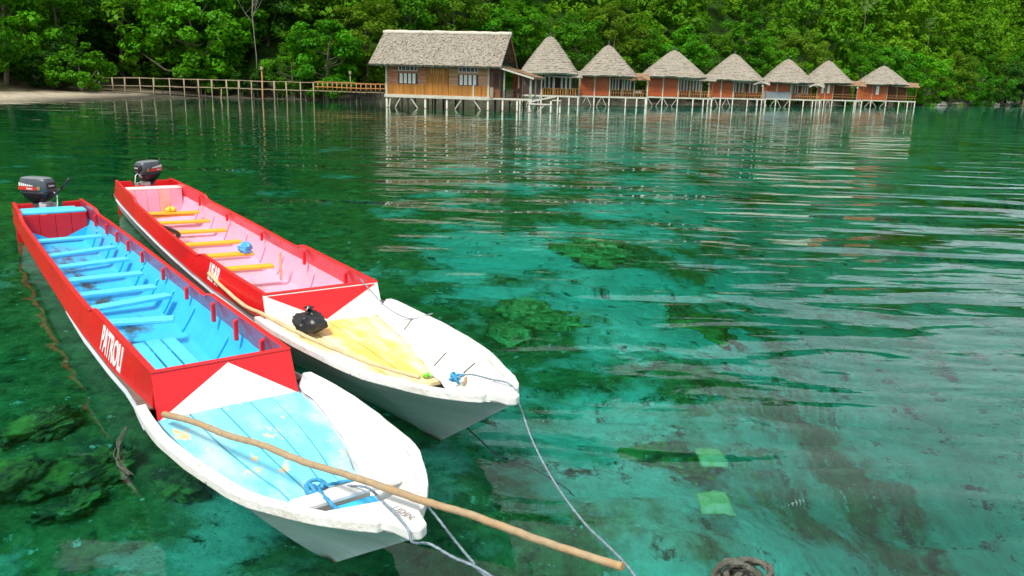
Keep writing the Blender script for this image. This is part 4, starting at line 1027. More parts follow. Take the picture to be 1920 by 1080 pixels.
SIDE = lambda x_, y_, z_: Matrix(((0, 0, -1, x_), (-1, 0, 0, y_), (0, 1, 0, z_), (0, 0, 0, 1)))

B1 = dict(o=(-.40, 3.27), rz=R(36.75), L=12.05, yf=2.84, ystem=.97, seed=1, label='near longboat with red gunwales, pale blue inside, PATROLI on its side',
    hb=[(.05, .03), (.1, .07), (.17, .105), (.25, .17), (.45, .30), (.6, .37), (.87, .49), (1.06, .53), (1.58, .60), (2.1, .64), (2.6, .63), (3.2, .575), (4, .592), (5, .606), (6, .59), (7, .565), (8, .55), (10, .525), (12.1, .475)],
    zs=[(0, .665), (.1, .655), (.6, .595), (1.0, .555), (1.6, .50), (2.2, .455), (2.8, .42), (4, .37), (6, .34), (12.1, .34)],
    wl=[(.9, .006), (1.1, .012), (1.34, .035), (1.69, .10), (2.2, .18), (2.73, .26), (4, .34), (6, .39), (12.1, .38)],
    co=[(2.8, .50), (4, .515), (5.0, .53), (6, .545), (8, .55), (10, .54), (11, .515), (12.1, .49)],
    cb=[(2.8, .512), (3.2, .535), (4, .575), (5, .592), (6, .592), (8, .582), (10, .557), (12.1, .507)],
    zt=[(2.8, .655), (4.0, .63), (4.75, .615), (4.9, .61), (5.0, .59), (5.08, .555), (5.2, .545), (8, .55), (10.6, .555), (10.72, .575), (10.82, .61), (11, .62), (12.1, .62)],
    deck=[(.5, .10), (.84, .20), (1.23, .32), (1.65, .42), (2.21, .52), (2.83, .56)], d0=.86, rim_end=2.80,
    strake=6.2, seams=[-1, -.6, -.17, .26, .6, 1], deckmat='blue_deck', inside='blue_inside', bilge='grime', tri='up', inner_glare=True,
    ribs=[3.6, 4.45, 5.6, 6.4, 7.05, 7.8, 8.7, 9.6, 10.6], knees=[3.35, 4.05, 4.75, 5.75, 6.75, 7.8, 8.6, 9.3, 10.0, 10.75])
B2 = dict(o=(.03, 4.85), rz=R(33.97), L=13.2, yf=3.42, ystem=1.0, seed=2, label='far longboat with red gunwales, pink inside, yellow seats and foredeck',
    hb=[(.05, .03), (.1, .08), (.17, .13), (.25, .19), (.45, .29), (.72, .38), (1.16, .52), (1.5, .58), (2.27, .66), (2.9, .69), (3.4, .685), (4.5, .69), (6, .70), (8, .695), (10, .67), (12, .615), (13.3, .555)],
    zs=[(0, .675), (.1, .665), (.6, .60), (1.16, .555), (2.2, .50), (2.9, .46), (3.4, .44), (5, .38), (7, .36), (13.3, .38)],
    wl=[(.9, .006), (1.2, .02), (1.85, .13), (2.5, .28), (3.4, .42), (5, .54), (8, .57), (13.3, .52)],
    co=[(3.4, .585), (4.5, .61), (6, .63), (8, .63), (10, .60), (12, .55), (13.3, .50)],
    cb=[(3.4, .60), (4.0, .64), (5, .68), (6, .685), (8, .68), (10, .655), (12, .60), (13.3, .54)],
    zt=[(3.4, .66), (4.5, .635), (5.5, .62), (5.72, .615), (5.85, .59), (5.95, .555), (6.1, .545), (8, .55), (10.3, .56), (10.5, .575), (10.65, .62), (11, .63), (13.3, .64)],
    deck=[(.6, .08), (1.0, .13), (1.45, .20), (2.0, .32), (2.5, .42), (3.1, .50), (3.42, .53)], d0=1.34, rim_end=3.36,
    strake=13, seams=[-1, -.5, 0, .5, 1], deckmat='yellow_deck', inside='pink_inside', bilge='pink', tri='down', inner_glare=False,
    ribs=[4.4, 5.4, 6.6, 7.4, 8.3, 9.3, 10.2, 11.2], knees=[4.2, 5.6, 7.4, 9.2, 10.9])
boat1, bk1, f1 = longboat(B1)
boat2, bk2, f2 = longboat(B2)

def thwart(e, a, c, mat, w=.15, t=.038):
    a, c = Vector(a), Vector(c); d = (c - a).normalized()
    return MB().bar(a - d * .015, c + d * .015, w, t).build('thwart', mat, e, False, .008)
for a, c in [((-.42, 10.10), (.42, 10.12)), ((-.43, 8.95), (.42, 9.20)), ((-.43, 8.2), (.41, 8.33)), ((-.43, 7.42), (.39, 7.42)), ((-.43, 6.66), (.37, 6.66)), ((-.43, 6.02), (.41, 6.20)), ((-.43, 5.46), (.22, 5.26))]:
    thwart(boat1, a + (.325,), c + (.325,), M['blue_seat'], .16)
for a, c in [((-.50, 10.9), (.46, 10.72)), ((-.52, 9.85), (.40, 9.75)), ((-.52, 8.9), (.42, 8.8)), ((-.52, 7.87), (.38, 7.80)), ((-.52, 7.0), (.30, 6.92)), ((-.52, 6.15), (.30, 6.05))]:
    thwart(boat2, a + (.325,), c + (.325,), M['yellow_seat'], .16)
# stern of the near boat: bench, box of red boards, notched transom
for k in range(3):
    MB().span(-.455, .455 - (.10 if k == 2 else 0), 11.33 + k * .175, 11.33 + k * .175 + .165, .515 - .0 * k, .55).build('bench_plank', M['blue_seat'], boat1, False, .006)
for k in range(4):
    xa = -.44 + k * .22
    MB().span(xa + .003, xa + .217, 11.29, 11.32, .07, .51).build('bench_board', M['red'], boat1, False, .004)
MB().add([(-.44, 11.284, .07), (.44, 11.284, .07), (.44, 11.284, .30), (.0, 11.284, .085), (-.44, 11.284, .30)], [(0, 1, 2, 3, 4)]).build('painted_corner', M['blue'], boat1)
def transom(e, L, w, zt_, mat):
    pts = [(-w, -.05), (-w * .6, -.2), (w * .6, -.2), (w, -.05), (w, zt_), (.22, zt_), (.19, zt_ - .09), (-.19, zt_ - .09), (-.22, zt_), (-w, zt_)]
    n = len(pts)
    return MB().add([(a, L - .045, c) for a, c in pts] + [(a, L + .005, c) for a, c in pts], [tuple(range(n)), tuple(range(2 * n - 1, n - 1, -1))] + [(i, n + i, n + (i + 1) % n, (i + 1) % n) for i in range(n)]).build('transom', mat, e, False, .005)
transom(boat1, 12.05, .485, .60, M['red'])
transom(boat2, 13.2, .50, .62, M['red'])
# stern of the far boat: seat plank, pink boards with two orange ones
MB().span(-.54, .54, 12.30, 12.62, .545, .575).build('bench_plank', M['cream_paint'], boat2, False, .006)
for k in range(5):
    xa = -.52 + k * .208
    MB().span(xa + .002, xa + .206, 12.27, 12.295, .07, .54).build('bench_board', M['orange_worn'] if k in (0, 3) else M['pink'], boat2, False, .003)
MB().span(-.46, .42, 10.83, 11.02, .25, .285).build('under_seat', M['yellow_seat'], boat2, False, .006)
MB().span(.40, .425, 6.02, 6.07, .12, .50).build('side_strut', M['orange_worn'], boat2, False, .004)
# slatted foot platform in the near boat
for xc, w_, y0, y1 in ((-.27, .09, 3.3, 4.5), (-.125, .10, 3.3, 5.2), (.01, .13, 3.3, 5.24), (.155, .12, 3.3, 5.22)):
    MB().span(xc - w_ / 2, xc + w_ / 2, y0, y1, .125, .15).build('platform_slat', M['blue_seat'], boat1, False, .005)
for y in (3.7, 4.9): MB().span(-.3, .2, y - .03, y + .03, .07, .124).build('platform_bearer', M['blue'], boat1)
# mooring beam, box and slot at the bow
MB().span(-.30, .30, .70, .82, .535, .565).build('bow_beam', M['white'], boat1, False, .008)
MB().span(-.17, .17, .822, .87, .365, .545).build('bow_box', M['white'], boat1, False, .006)
MB().span(-.12, .12, .50, .69, .50, .525).build('bow_locker', M['blue'], boat1, False, .004)
MB().span(-.15, .15, .66, .9, .44, .47).build('bow_beam', M['white'], boat2, False, .008)
MB().tube([(.02, .72, .44), (.05, .69, .62)], [.014, .012], 7).build('cleat_pin', M['pole_wood'], boat2, True)
for p, q in (((.25, 1.55, .40), (.32, 1.48, .52)), ((.44, 2.5, .42), (.50, 2.44, .54)), ((.30, 1.15, .46), (.36, 1.08, .55))):
    MB().tube([p, q], .006, 5).build('nail', M['stilt_dark'], boat2)
# lettering
def side_text(txt, size, wx, mat, boat, f, y0, z0, off=.004):
    me = text_mesh(txt, size, wx, .002, off)
    for v_ in me.vertices:
        u, w, q = v_.co; y_ = y0 - u; z_ = z0 + w
        v_.co = (-(f['cs'](y_, z_) + .0035 + q), y_, z_)
    me.materials.append(mat)
    return link_mesh('lettering', me, None, [o_ for o_ in boat.children if o_.name.startswith('coaming_board')][0])
side_text('PATROLI', .285, .66, M['letter_white'], boat1, f1, 4.42, .408, .006)
side_text('LISAR', .26, .66, M['letter_white'], boat2, f2, 5.30, .435, .006)
side_text('ol', .07, 1.0, M['letter_yellow'], boat2, f2, 4.72, .44, .001)
put_text('UDIN', .055, 1.0, M['letter_dark'], [o_ for o_ in boat1.children if o_.name.startswith('breasthook')][0], 'lettering', Matrix.Translation((-.03, .20, .726)) @ Matrix.Rotation(R(-80), 4, 'Z'), .0, .001)
# bulky bits inside
def crumple(name, label, cat, mat, loc, size, seed, ties=False, flat=.8, amp=.22, group=None):
    rs_ = np.random.RandomState(seed); n, m_ = 44, 30
    K = rs_.normal(0, 1, (30, 3)) * np.repeat([1.3, 3.0, 6.5], 10)[:, None]; A = np.repeat([.30, .16, .085], 10); ph = rs_.uniform(0, 6.28, 30)
    u, v = np.meshgrid(np.arange(n) / n * 2 * math.pi, np.linspace(.03, math.pi - .03, m_))
    D = np.stack([np.sin(v) * np.cos(u), np.sin(v) * np.sin(u), np.cos(v)], -1).reshape(-1, 3)
    r = 1 + amp * ((1 - 2 * np.abs(np.sin(D @ K.T + ph))) * A).sum(1)
    pl = np.sin(u.ravel() * 11 + 2 * np.sin(v.ravel() * 3)) * np.clip(D[:, 2], 0, 1) * .10 * amp * 4
    r = r + pl
    V = D * r[:, None] * size; V[:, 2] = np.maximum(V[:, 2] * flat, -.52 * size * flat); V[:, 2] += np.clip(D[:, 2] - .8, 0, 1) * size * .5
    i = np.arange(n * m_).reshape(m_, n); j = np.roll(i, -1, 1)
    F = np.stack([i[:-1].ravel(), i[1:].ravel(), j[1:].ravel(), j[:-1].ravel()], 1)
    e = empty(name, loc, rs_.uniform(0, 6)); tag(e, label, cat, group)
    link_mesh('body', np_mesh('body', V, F, smooth=False), mat, e)
    if ties:
        for q in range(5):
            a = q * 1.25; MB().tube([(0, 0, size * flat * .9), (math.cos(a) * size * .16, math.sin(a) * size * .16, size * flat * 1.2), (math.cos(a) * size * .30, math.sin(a) * size * .30, size * flat * (1.02 + .12 * (q % 2)))], [size * .06, size * .08, size * .02], 6).build('tied_corner', mat, e)
    return e
crumple('rubbish_bag', 'knotted black plastic bag on the yellow foredeck of the far boat', 'bag', M['black_plastic'], tuple(world_pt(boat2, (-.30, 2.98, .36 + .105))), .18, 4, True, .72, .13)
crumple('plastic_bundle', 'crumpled blue plastic bundle on a yellow seat of the far boat', 'bundle', M['blue_plastic'], tuple(world_pt(boat2, (.21, 6.92, .40))), .125, 5, False, .9, .16)
crumple('plastic_scrap', 'bright green plastic scrap at the front of the yellow foredeck', 'plastic scrap', M['green_plastic'], tuple(world_pt(boat2, (.12, 1.44, .375))), .06, 6, False, .35, .3)
for q, (a, lab) in enumerate(((-.04, 'small yellow bottle on the rear yellow seat of the far boat, left of its pair'), (.07, 'small yellow bottle on the rear yellow seat of the far boat, right of its pair'))):
    p = world_pt(boat2, (a, 10.80, .346)); o_ = MB().tube([(0, 0, 0), (0, 0, .05), (.0, 0, .07), (0, 0, .10)], [.05, .055, .03, .02], 9).build('yellow_bottle', M['yellow_plastic'], None, True); o_.location = p; o_.rotation_euler = (0, R(25 - 50 * q), 0)
    tag(o_, lab, 'bottle', 'yellow bottles on the rear seat')
pb = MB(); rs = random.Random(4)
for k in range(6):
    a = k * .17
    pb.add([(-.16, a - .5, rs.uniform(0, .05)), (.14, a - .5, rs.uniform(0, .06)), (.15, a - .33, rs.uniform(0, .06)), (-.15, a - .33, rs.uniform(0, .05))], [(0, 1, 2, 3)])
o_ = pb.build('printed_sack', M['paper'], None, True); sm = o_.modifiers.new('t', 'SOLIDIFY'); sm.thickness = .012
o_.location = world_pt(boat2, (-.12, 4.45, .13)); o_.rotation_euler = (0, 0, R(20)); tag(o_, 'white printed sack lying in the front of the far boat', 'sack')
o_ = MB().tube(smoothpath([world_pt(boat2, p) for p in ((-.50, 9.4, .36), (-.40, 9.0, .385), (-.32, 8.65, .36), (-.36, 8.35, .37), (-.46, 8.15, .36))], 5), .035, 7).build('black_strap', M['black_plastic'], None, True); tag(o_, 'black strap lying over the left ends of the yellow seats', 'strap')

# ------------------------------------------------------------------ outboard motors
def outboard(label, loc, rz, tilt, tiller_side, folded=False):
    """local frame: +y points to the front (towards the crew), z up, origin at the clamp on the transom top"""
    e = empty('outboard_motor', loc, rz); e.scale = (.86, .86, .86); e.rotation_euler = (tilt, 0, rz); tag(e, label, 'outboard motor', 'outboard motors')
    def sec(y0, y1, hw, z, r=.35, n=20):
        out = []
        for k in range(n):
            a = 2 * math.pi * k / n; c, s = math.cos(a), math.sin(a); p = 4.2
            q = (abs(c) ** p + abs(s) ** p) ** (-1 / p); out.append((hw * q * c, (y0 + y1) / 2 + (y1 - y0) / 2 * q * s, z))
        return out
    body = MB().loft([sec(-.50, .13, .165, .245), sec(-.515, .14, .172, .26), sec(-.515, .135, .172, .36), sec(-.50, .115, .163, .44), sec(-.485, .095, .150, .475)]).build('cowling', M['motor_grey'], e, True, .004)
    MB().loft([sec(-.485, .095, .150, .475), sec(-.47, .08, .140, .492), sec(-.40, .02, .09, .507)]).build('cowling_top', M['motor_top'], body, True)
    MB().loft([sec(-.36, -.02, .09, .05), sec(-.45, .06, .135, .12), sec(-.50, .12, .160, .20), sec(-.512, .135, .169, .238)]).build('lower_pan', M['motor_black'], e, True)
    # clamp bracket, steering arm, driveshaft leg, skeg and propeller
    br = MB(); br.span(-.13, -.10, -.06, .08, -.20, .02); br.span(.10, .13, -.06, .08, -.20, .02); br.span(-.129, .129, -.075, -.035, -.16, .04); br.build('clamp_bracket', M['metal'], e, False, .006)
    for xx in (-.12, .12):
        MB().tube([(xx, .10, -.09), (xx, .19, -.09)], .014, 7).bar((xx - .04, .195, -.09), (xx + .04, .195, -.09), .014).build('clamp_screw', M['metal'], e)
    MB().loft([sec(-.36, -.10, .065, .06), sec(-.34, -.13, .05, -.35), sec(-.34, -.14, .045, -.62)]).build('drive_leg', M['motor_black'], e, True)
    MB().tube([(0, -.44, -.70), (0, -.30, -.70), (0, -.12, -.70), (0, -.06, -.70)], [.03, .06, .06, .015], 10).build('gearcase', M['motor_black'], e, True)
    for k in range(3):
        a = k * 2.094; MB().box((math.sin(a) * .09, -.43, -.70 + math.cos(a) * .09), (.10, .012, .13), 0, Matrix.Rotation(-a, 4, 'Y') @ Matrix.Rotation(.5, 4, 'Z')).build('propeller_blade', M['metal'], e)
    tp = [(.05, .12, .16), (.06, .26, .20), (.07, .42, .33), (.09, .66, .53)] if not folded else [(.05, .12, .16), (.08, .19, .19), (.11, .24, .26), (.16, .30, .42)]
    tp = [(tiller_side * a_, b_, c_) for a_, b_, c_ in tp]
    t = MB().tube(tp[:3], [.030, .026, .022], 9).build('tiller', M['motor_black'] if not folded else M['metal'], e, True)
    MB().tube(tp[2:], [.026, .024], 9).build('grip', M['black_plastic'], t, True)
    MB().tube([(tiller_side * -.02, .14, .24), (tiller_side * .0, .24, .20), (.02, .25, .02), (.03, .2, -.12)], .009, 6).build('fuel_hose', M['decal_white'], e, True)
    MB().span(-.10, .10, .137, .150, .30, .42).build('front_plate', M['motor_black'], body, False, .01)
    put_text('Enduro', .05, .9, M['decal_white'], body, 'marking', Matrix(((-1, 0, 0, .082), (0, 0, 1, .151), (0, 1, 0, .345), (0, 0, 0, 1))), .001, .001)
    # decals on both flanks
    for sgn in (-1, 1):
        xq = sgn * .1735
        MB().span(xq - .003, xq + .003, -.46, -.06, .275, .335).build('red_stripe', M['decal_red'], body)
        for k in range(7):
            h_ = .062 * (1 - k / 9)
            MB().span(xq - .0015, xq + .004, -.44 + k * .047, -.44 + k * .047 + .034, .345, .345 + h_).build('white_bar', M['decal_white'], body)
        mt = Matrix(((0, 0, 1, xq + .0035), (1, 0, 0, -.27), (0, 1, 0, .288), (0, 0, 0, 1))) if sgn > 0 else Matrix(((0, 0, -1, xq - .0035), (-1, 0, 0, -.27), (0, 1, 0, .288), (0, 0, 0, 1)))
        put_text('Enduro', .05, .9, M['decal_white'], body, 'marking', mt, .001, .001)
        mt = Matrix(((0, 0, 1, xq + .002), (1, 0, 0, -.045), (0, 1, 0, .285), (0, 0, 0, 1))) if sgn > 0 else Matrix(((0, 0, -1, xq - .002), (-1, 0, 0, .075), (0, 1, 0, .285), (0, 0, 0, 1)))
        put_text('40', .095, .9, M['decal_gold'], body, 'marking', mt, .001, .001)
    return e
p = world_pt(boat1, (0, 12.03, .55)); outboard('dark outboard motor turned sideways on the stern of the blue near boat', tuple(p + Vector((0, 0, .02))), R(-105), R(0), 1)
p = world_pt(boat2, (0, 13.2, .56)); outboard('dark outboard motor facing forward on the stern of the pink far boat', tuple(p + Vector((0, 0, .0))), R(165), R(0), -1, True)

# ------------------------------------------------------------------ poles, ropes, mooring post
def pole(name, label, pts, r0, r1, mat, seed, endmat=None):
    rs_ = random.Random(seed); pp = smoothpath(pts, 10); n = len(pp)
    pp = [q + Vector((rs_.uniform(-1, 1), rs_.uniform(-1, 1), rs_.uniform(-.6, .6))) * .002 for q in pp]
    rr = [(r0 + (r1 - r0) * k / n) * (1 + .03 * math.sin(k * .35 + seed) + rs_.uniform(-.012, .012)) for k in range(n)]
    e = empty(name, tuple(pp[0])); tag(e, label, 'pole'); o_ = Vector(pp[0])
    MB().tube([q - o_ for q in pp], rr, 12).build('shaft', mat, e, True)
    if endmat:
        d_ = (pp[-1] - pp[-2]).normalized(); MB().tube([pp[-1] - o_ - d_ * .01, pp[-1] - o_ + d_ * .004], [rr[-1] * 1.02, rr[-1] * .96], 12).build('cut_end', endmat, e, False)
    return e
a = at(308, 777, .43); c = at(790, 938, .80); d_ = c - a
pts = [a + d_ * t + np.array([0, 0, w]) for t, w in ((0, 0), (.15, .018), (.32, .002), (.48, .013), (.62, -.004), (.80, .004), (1.0, .0), (1.12, .008), (1.28, -.003), (1.425, .002))]
pole('push_pole', 'long crooked wooden pole lying across the near bow and out over the water', [tuple(q) for q in pts], .022, .0165, M['pole_wood'], 1, M['pole_end'])
pts = [world_pt(boat2, q) for q in ((-.665, 5.25, .50), (-.69, 4.5, .50), (-.70, 3.7, .51), (-.655, 3.2, .54), (-.60, 2.6, .555), (-.50, 1.95, .57), (-.36, 1.35, .58), (-.22, .9, .60))]
pole('bamboo_pole', 'thin pale bamboo pole lying along the left edge of the far boat', pts, .021, .016, M['bamboo'], 2)
def resample(pp, step):
    out = [pp[0]]
    for a_, b_ in zip(pp[:-1], pp[1:]):
        k_ = max(1, int((b_ - a_).length / step)); out += [a_.lerp(b_, (i_ + 1) / k_) for i_ in range(k_)]
    return out
def rope(name, label, pts, r, mat, n=14, group='mooring ropes'):
    pp = resample(smoothpath(pts, n), .5 * r); o_ = MB().tube(pp, r, 9, twist=90 * .008 / r, lobe=.22).build(name, mat, None, True); tag(o_, label, 'rope', group); return o_
post_xy = (.70, 2.10)
PX, PYy = post_xy
k1 = Vector(tuple(world_pt(boat1, (.02, .80, .56)))); 
rim1 = Vector(tuple(world_pt(boat1, (-.062, .06, .735))))
rope('mooring_rope', 'grey blue rope from the near bow over its tip towards the viewer', [tuple(k1), tuple(at(690, 915, .62)), tuple(at(722, 945, .705)), tuple(world_pt(boat1, (-.045, .16, .742))), tuple(world_pt(boat1, (-.058, .03, .742))), tuple(world_pt(boat1, (-.064, -.035, .735))), tuple(world_pt(boat1, (-.068, -.075, .70))), tuple(at(805, 1020, .65)), tuple(at(850, 1045, .66)), tuple(at(920, 1080, .69)), (PX - .3, PYy + .25, .76), (PX - .05, PYy, .80)], .0062, M['rope_grey'])
rope('mooring_rope', 'second rope hanging from the far side of the near bow to the first', [tuple(at(788, 935, .70)), tuple(at(815, 965, .60)), tuple(at(850, 1010, .58)), tuple(at(885, 1052, .62)), tuple(at(915, 1082, .68)), (PX - .25, PYy + .2, .76)], .0062, M['rope_grey'])
kn = Vector(tuple(world_pt(boat2, (.13, .98, .50))))
rope('mooring_rope', 'long grey rope from the far boat bow curving down to the bottom edge', [tuple(kn), tuple(at(880, 702, .60)), tuple(at(920, 711, .70)), tuple(at(958, 722, .735)), tuple(at(975, 762, .58)), tuple(at(1000, 830, .50)), tuple(at(1040, 905, .52)), tuple(at(1095, 980, .60)), tuple(at(1190, 1080, .78)), (PX - .08, PYy + .05, .84), (PX, PYy, .86)], .0062, M['rope_grey'], 16)
rope('loose_rope', 'thin rope draped from the far boat bulkhead over its white side', [tuple(world_pt(boat2, (.42, 3.46, .70))), tuple(world_pt(boat2, (.46, 3.25, .60))), tuple(world_pt(boat2, (.50, 2.95, .50))), tuple(world_pt(boat2, (.58, 2.65, .47))), tuple(world_pt(boat2, (.66, 2.50, .53))), tuple(world_pt(boat2, (.70, 2.42, .565)))], .006, M['rope_grey'])
rope('anchor_line', 'thin dark line running from the far bow down into the water', [tuple(at(868, 795, .12)), tuple(at(930, 852, .0)), tuple(at(1000, 910, -.25)), tuple(at(1075, 995, -.6))], .006, M['rope_dark'])
def knot(name, label, mat, ctr, seed, R0=.05, r=.009, loops=5):
    rs_ = random.Random(seed); e = empty(name, tuple(ctr)); tag(e, label, 'rope', 'knotted rope ends')
    for q in range(loops):
        ax_ = Matrix.Rotation(rs_.uniform(-1.2, 1.2), 3, 'X') @ Matrix.Rotation(rs_.uniform(-1.2, 1.2), 3, 'Y'); s = R0 * rs_.uniform(.6, 1.1)
        off_ = Vector((rs_.uniform(-1, 1), rs_.uniform(-1, 1), rs_.uniform(-.4, .6))) * R0 * .5
        MB().tube([ax_ @ Vector((math.cos(t * .42) * s, math.sin(t * .42) * s * .8, 0)) + off_ for t in range(15)], r, 8, 0, .12).build('loop', mat, e, True)
    return e
knot('rope_knot', 'blue rope knotted round the bow beam of the near boat', M['rope_blue'], world_pt(boat1, (-.12, .86, .53)), 1, .062, .011, 7)
knot('rope_knot', 'bright blue knot at the bow of the far boat', M['rope_blue'], world_pt(boat2, (.14, 1.0, .50)), 2, .045, .010, 5)
rope('rope_tail', 'blue rope looped along the bow beam of the near boat', [tuple(world_pt(boat1, q)) for q in ((-.12, .86, .56), (-.02, .86, .56), (.09, .84, .555), (.15, .80, .55))], .009, M['rope_blue'])
rope('rope_tail', 'blue rope end hanging beside the bow beam of the near boat', [tuple(world_pt(boat1, q)) for q in ((-.12, .84, .56), (-.13, .76, .56), (-.14, .70, .575), (-.13, .66, .56), (-.11, .63, .535))], .010, M['rope_blue'])
# mooring post with a heap of old rope, at the edge of the place the picture was taken from
mp = empty('mooring_post', (PX, PYy, -1.6)); tag(mp, 'weathered mooring post under the coil of old rope at the bottom edge', 'post')
MB().tube([(0, 0, 0), (.01, 0, 1.5), (0, 0, 2.84)], [.075, .07, .055], 12).build('post_shaft', M['bark'], mp, True)
co_ = empty('rope_coil', (PX, PYy, 1.262)); co_.scale = (.78, .78, .78); tag(co_, 'heap of thick old grey green rope at the bottom edge', 'rope coil')
rs = random.Random(8)
for q in range(12):
    s = rs.uniform(.055, .085); ax_ = Matrix.Rotation(rs.uniform(-.9, .9) + (1.0 if q % 2 else .0), 3, 'X') @ Matrix.Rotation(rs.uniform(-.7, .7), 3, 'Y')
    off_ = Vector((rs.uniform(-.035, .045), rs.uniform(-.03, .03), rs.uniform(-.015, .05)))
    MB().tube([ax_ @ Vector((math.cos(t * .0525) * s * 1.05, math.sin(t * .0525) * s, .001 * t / 8)) + off_ for t in range(121)], .0105, 12, 130, .24).build('loop', M['rope_old'], co_, True)
MB().tube(resample(smoothpath([(-.05, .0, .03), (-.10, .03, .0), (-.16, .05, -.06), (-.2, .0, -.2)], 10), .004), .0105, 12, 130, .24).build('loop', M['rope_old'], co_, True)

# ------------------------------------------------------------------ things under water
def boulder(name, label, cat, px, py, size, mat, seed, zoff=0.0, sq=(1, 1, .6), group=None):
    p = at(px, py, -.8); zb = float(bed_z(np.array([p[0]]), np.array([p[1]]))[0]); 
    rs_ = np.random.RandomState(seed); n, m_ = 72, 44; u, v = np.meshgrid(np.arange(n) / n * 2 * math.pi, np.linspace(.02, math.pi - .02, m_))
    D = np.stack([np.sin(v) * np.cos(u), np.sin(v) * np.sin(u), np.cos(v)], -1).reshape(-1, 3)
    K = rs_.normal(0, 1, (30, 3)) * np.repeat([1.6, 3.5, 7, 13, 22], 6)[:, None]; A = np.repeat([.15, .10, .07, .045, .025], 6); ph = rs_.uniform(0, 6.28, 30)
    W_ = np.sin(D @ K.T + ph); W_[:, 12:] = 1 - 2 * np.abs(W_[:, 12:]); r = 1 + (W_ * A).sum(1) * .75
    V = D * r[:, None] * size * np.array(sq)
    i = np.arange(n * m_).reshape(m_, n); j = np.roll(i, -1, 1)
    F = np.stack([i[:-1].ravel(), i[1:].ravel(), j[1:].ravel(), j[:-1].ravel()], 1)
    o_ = link_mesh(name, np_mesh(name, V, F, smooth=True), mat); o_.location = (p[0], p[1], zb + size * sq[2] * .35 + zoff); o_.rotation_euler = (0, 0, rs_.uniform(0, 6))
    tag(o_, label, cat, group); return o_
GB = 'submerged rocks and coral'
boulder('submerged_boulder', 'mossy green boulder under water below the near boat on the left', 'boulder', 215, 955, .28, M['mossy_rock'], 1, .05, (1.2, .9, .7), GB)
boulder('submerged_boulder', 'large weedy boulder under water at the bottom left corner', 'boulder', 75, 985, .27, M['mossy_rock'], 2, .05, (1.3, 1, .6), GB)
boulder('submerged_boulder', 'small olive boulder under water left of the near boat', 'boulder', 110, 890, .26, M['mossy_rock'], 3, .05, (1.3, .8, .7), GB)
boulder('submerged_boulder', 'dark boulder under water beneath the near bow', 'boulder', 345, 985, .24, M['mossy_rock'], 4, .0, (1.3, 1, .5), GB)
boulder('coral_head', 'pale green coral head under water right of the far bow', 'coral', 985, 645, .46, M['coral'], 5, .0, (1.5, 1.0, .45), GB)
boulder('coral_head', 'low green coral mound under water in the middle of the picture', 'coral', 1110, 522, .8, M['coral'], 6, -.05, (1.4, .9, .34), GB)
boulder('coral_head', 'small lit coral lump just below the pale green one', 'coral', 955, 692, .30, M['coral'], 7, .0, (1.4, .9, .5), GB)
boulder('coral_head', 'dark weedy coral under water right of the coral mound', 'coral', 1290, 640, .55, M['mossy_rock'], 8, .0, (1.6, .8, .4), GB)
def sheet(label, px, py, s, seed):
    p = at(px, py, -.62); rs_ = np.random.RandomState(seed); n = 9
    u, v = np.meshgrid(np.linspace(-1, 1, n), np.linspace(-1, 1, n)); edge = (np.maximum(abs(u), abs(v)) > .8) * 1.0
    V = np.stack([(u + edge * rs_.uniform(-.12, .02, u.shape) * u) * s, (v + edge * rs_.uniform(-.12, .02, u.shape) * v) * s * 1.25, .008 * np.sin(3 * u + seed) + .008 * np.cos(4 * v) + rs_.uniform(-.01, .01, u.shape)], -1).reshape(-1, 3)
    i = np.arange(n * n).reshape(n, n); F = np.stack([i[:-1, :-1].ravel(), i[:-1, 1:].ravel(), i[1:, 1:].ravel(), i[1:, :-1].ravel()], 1)
    o_ = link_mesh('green_sheet', np_mesh('green_sheet', V, F, smooth=True), M['sheet_green']); m_ = o_.modifiers.new('t', 'SOLIDIFY'); m_.thickness = .02
    o_.location = p; o_.rotation_euler = (0, 0, -.10 + .05 * seed); tag(o_, label, 'plastic sheet', 'green sheets under water')
sheet('ragged pale green sheet under water, nearer the rope coil', 1335, 1012, .13, 1)
sheet('ragged pale green sheet under water, farther from the rope coil', 1328, 928, .12, 2)

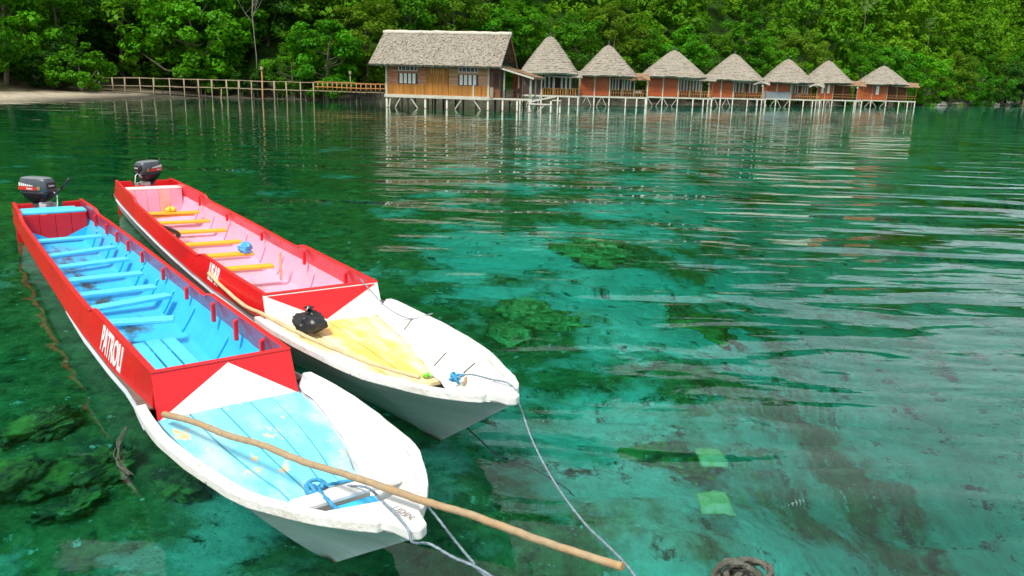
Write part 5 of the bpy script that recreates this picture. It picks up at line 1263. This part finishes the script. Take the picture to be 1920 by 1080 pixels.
# a small striped reef fish and a frayed rope adrift
def striped_material():
    m, n, l, out = new_mat('fish_stripes')
    tc = n.new('ShaderNodeTexCoord'); b = n.new('ShaderNodeBsdfPrincipled'); b.inputs['Roughness'].default_value = .4; l.new(b.outputs[0], out.inputs['Surface'])
    w_ = n.new('ShaderNodeTexWave'); w_.inputs['Scale'].default_value = 10; w_.bands_direction = 'X'; l.new(tc.outputs['Object'], w_.inputs['Vector'])
    l.new(ramp(n, l, w_.outputs['Fac'], .4, .55, (.015, .02, .02, 1), (.5, .52, .40, 1)), b.inputs['Base Color']); return m
fm = striped_material()
fe = empty('striped_fish', tuple(at(1490, 985, -.35)), R(20)); tag(fe, 'small dark striped fish swimming just under the surface', 'fish')
secs = []
for xx, hh, ww in ((-.085, .008, .004), (-.06, .016, .008), (-.02, .038, .014), (.02, .042, .016), (.055, .028, .012), (.075, .006, .004)):
    secs.append([(xx, math.cos(2 * math.pi * q / 12) * ww, math.sin(2 * math.pi * q / 12) * hh) for q in range(12)])
MB().loft(secs).build('body', fm, fe, True)
MB().add([(-.08, -.002, 0), (-.12, -.002, .03), (-.105, -.002, 0), (-.12, -.002, -.03), (-.08, .002, 0), (-.12, .002, .03), (-.105, .002, 0), (-.12, .002, -.03)], [(0, 1, 2, 3), (7, 6, 5, 4)]).build('tail_fin', fm, fe)
MB().add([(-.04, -.001, .03), (.03, -.001, .04), (-.03, -.001, .062), (-.04, .001, .03), (.03, .001, .04), (-.03, .001, .062)], [(0, 1, 2), (5, 4, 3)]).build('dorsal_fin', fm, fe)
rs = random.Random(12)
fr_ = empty('frayed_rope', tuple(at(232, 845, .0))); tag(fr_, 'frayed pale rope adrift beside the lettered side of the near boat', 'rope')
o0 = Vector(tuple(at(232, 845, .0)))
for q in range(5):
    MB().tube(smoothpath([Vector(tuple(at(px + rs.uniform(-7, 7), py, .004))) - o0 for px, py in ((237, 800), (226, 825), (218, 850), (226, 870), (248, 890))], 8), .0032, 5).build('strand', M['rope_old'], fr_, True)

# ring of black dashes painted inside the far boat
for q in range(14):
    a = q / 14 * 2 * math.pi
    MB().box((.588, 4.2 + .15 * math.cos(a), .235 + .11 * math.sin(a)), (.004, .045, .010), 0, Matrix.Rotation(-(a + math.pi / 2), 4, 'X')).build('painted_dash', M['letter_dark'], boat2)

boulder('coral_head', 'lime edged coral lump beside the pale green coral head', 'coral', 1045, 668, .30, M['coral'], 15, .0, (1.3, 1.0, .45), GB)
boulder('submerged_boulder', 'lowest mossy stone in the cluster at the bottom left', 'boulder', 150, 1020, .20, M['mossy_rock'], 16, .03, (1.3, .9, .6), GB)
boulder('submerged_boulder', 'lone weedy stone under water at the left edge', 'boulder', 20, 905, .22, M['mossy_rock'], 17, .03, (1.4, .9, .6), GB)
boulder('submerged_boulder', 'flat brown stone under water near the two green sheets', 'boulder', 1255, 900, .34, M['mossy_rock'], 18, .0, (1.6, 1.1, .3), GB)
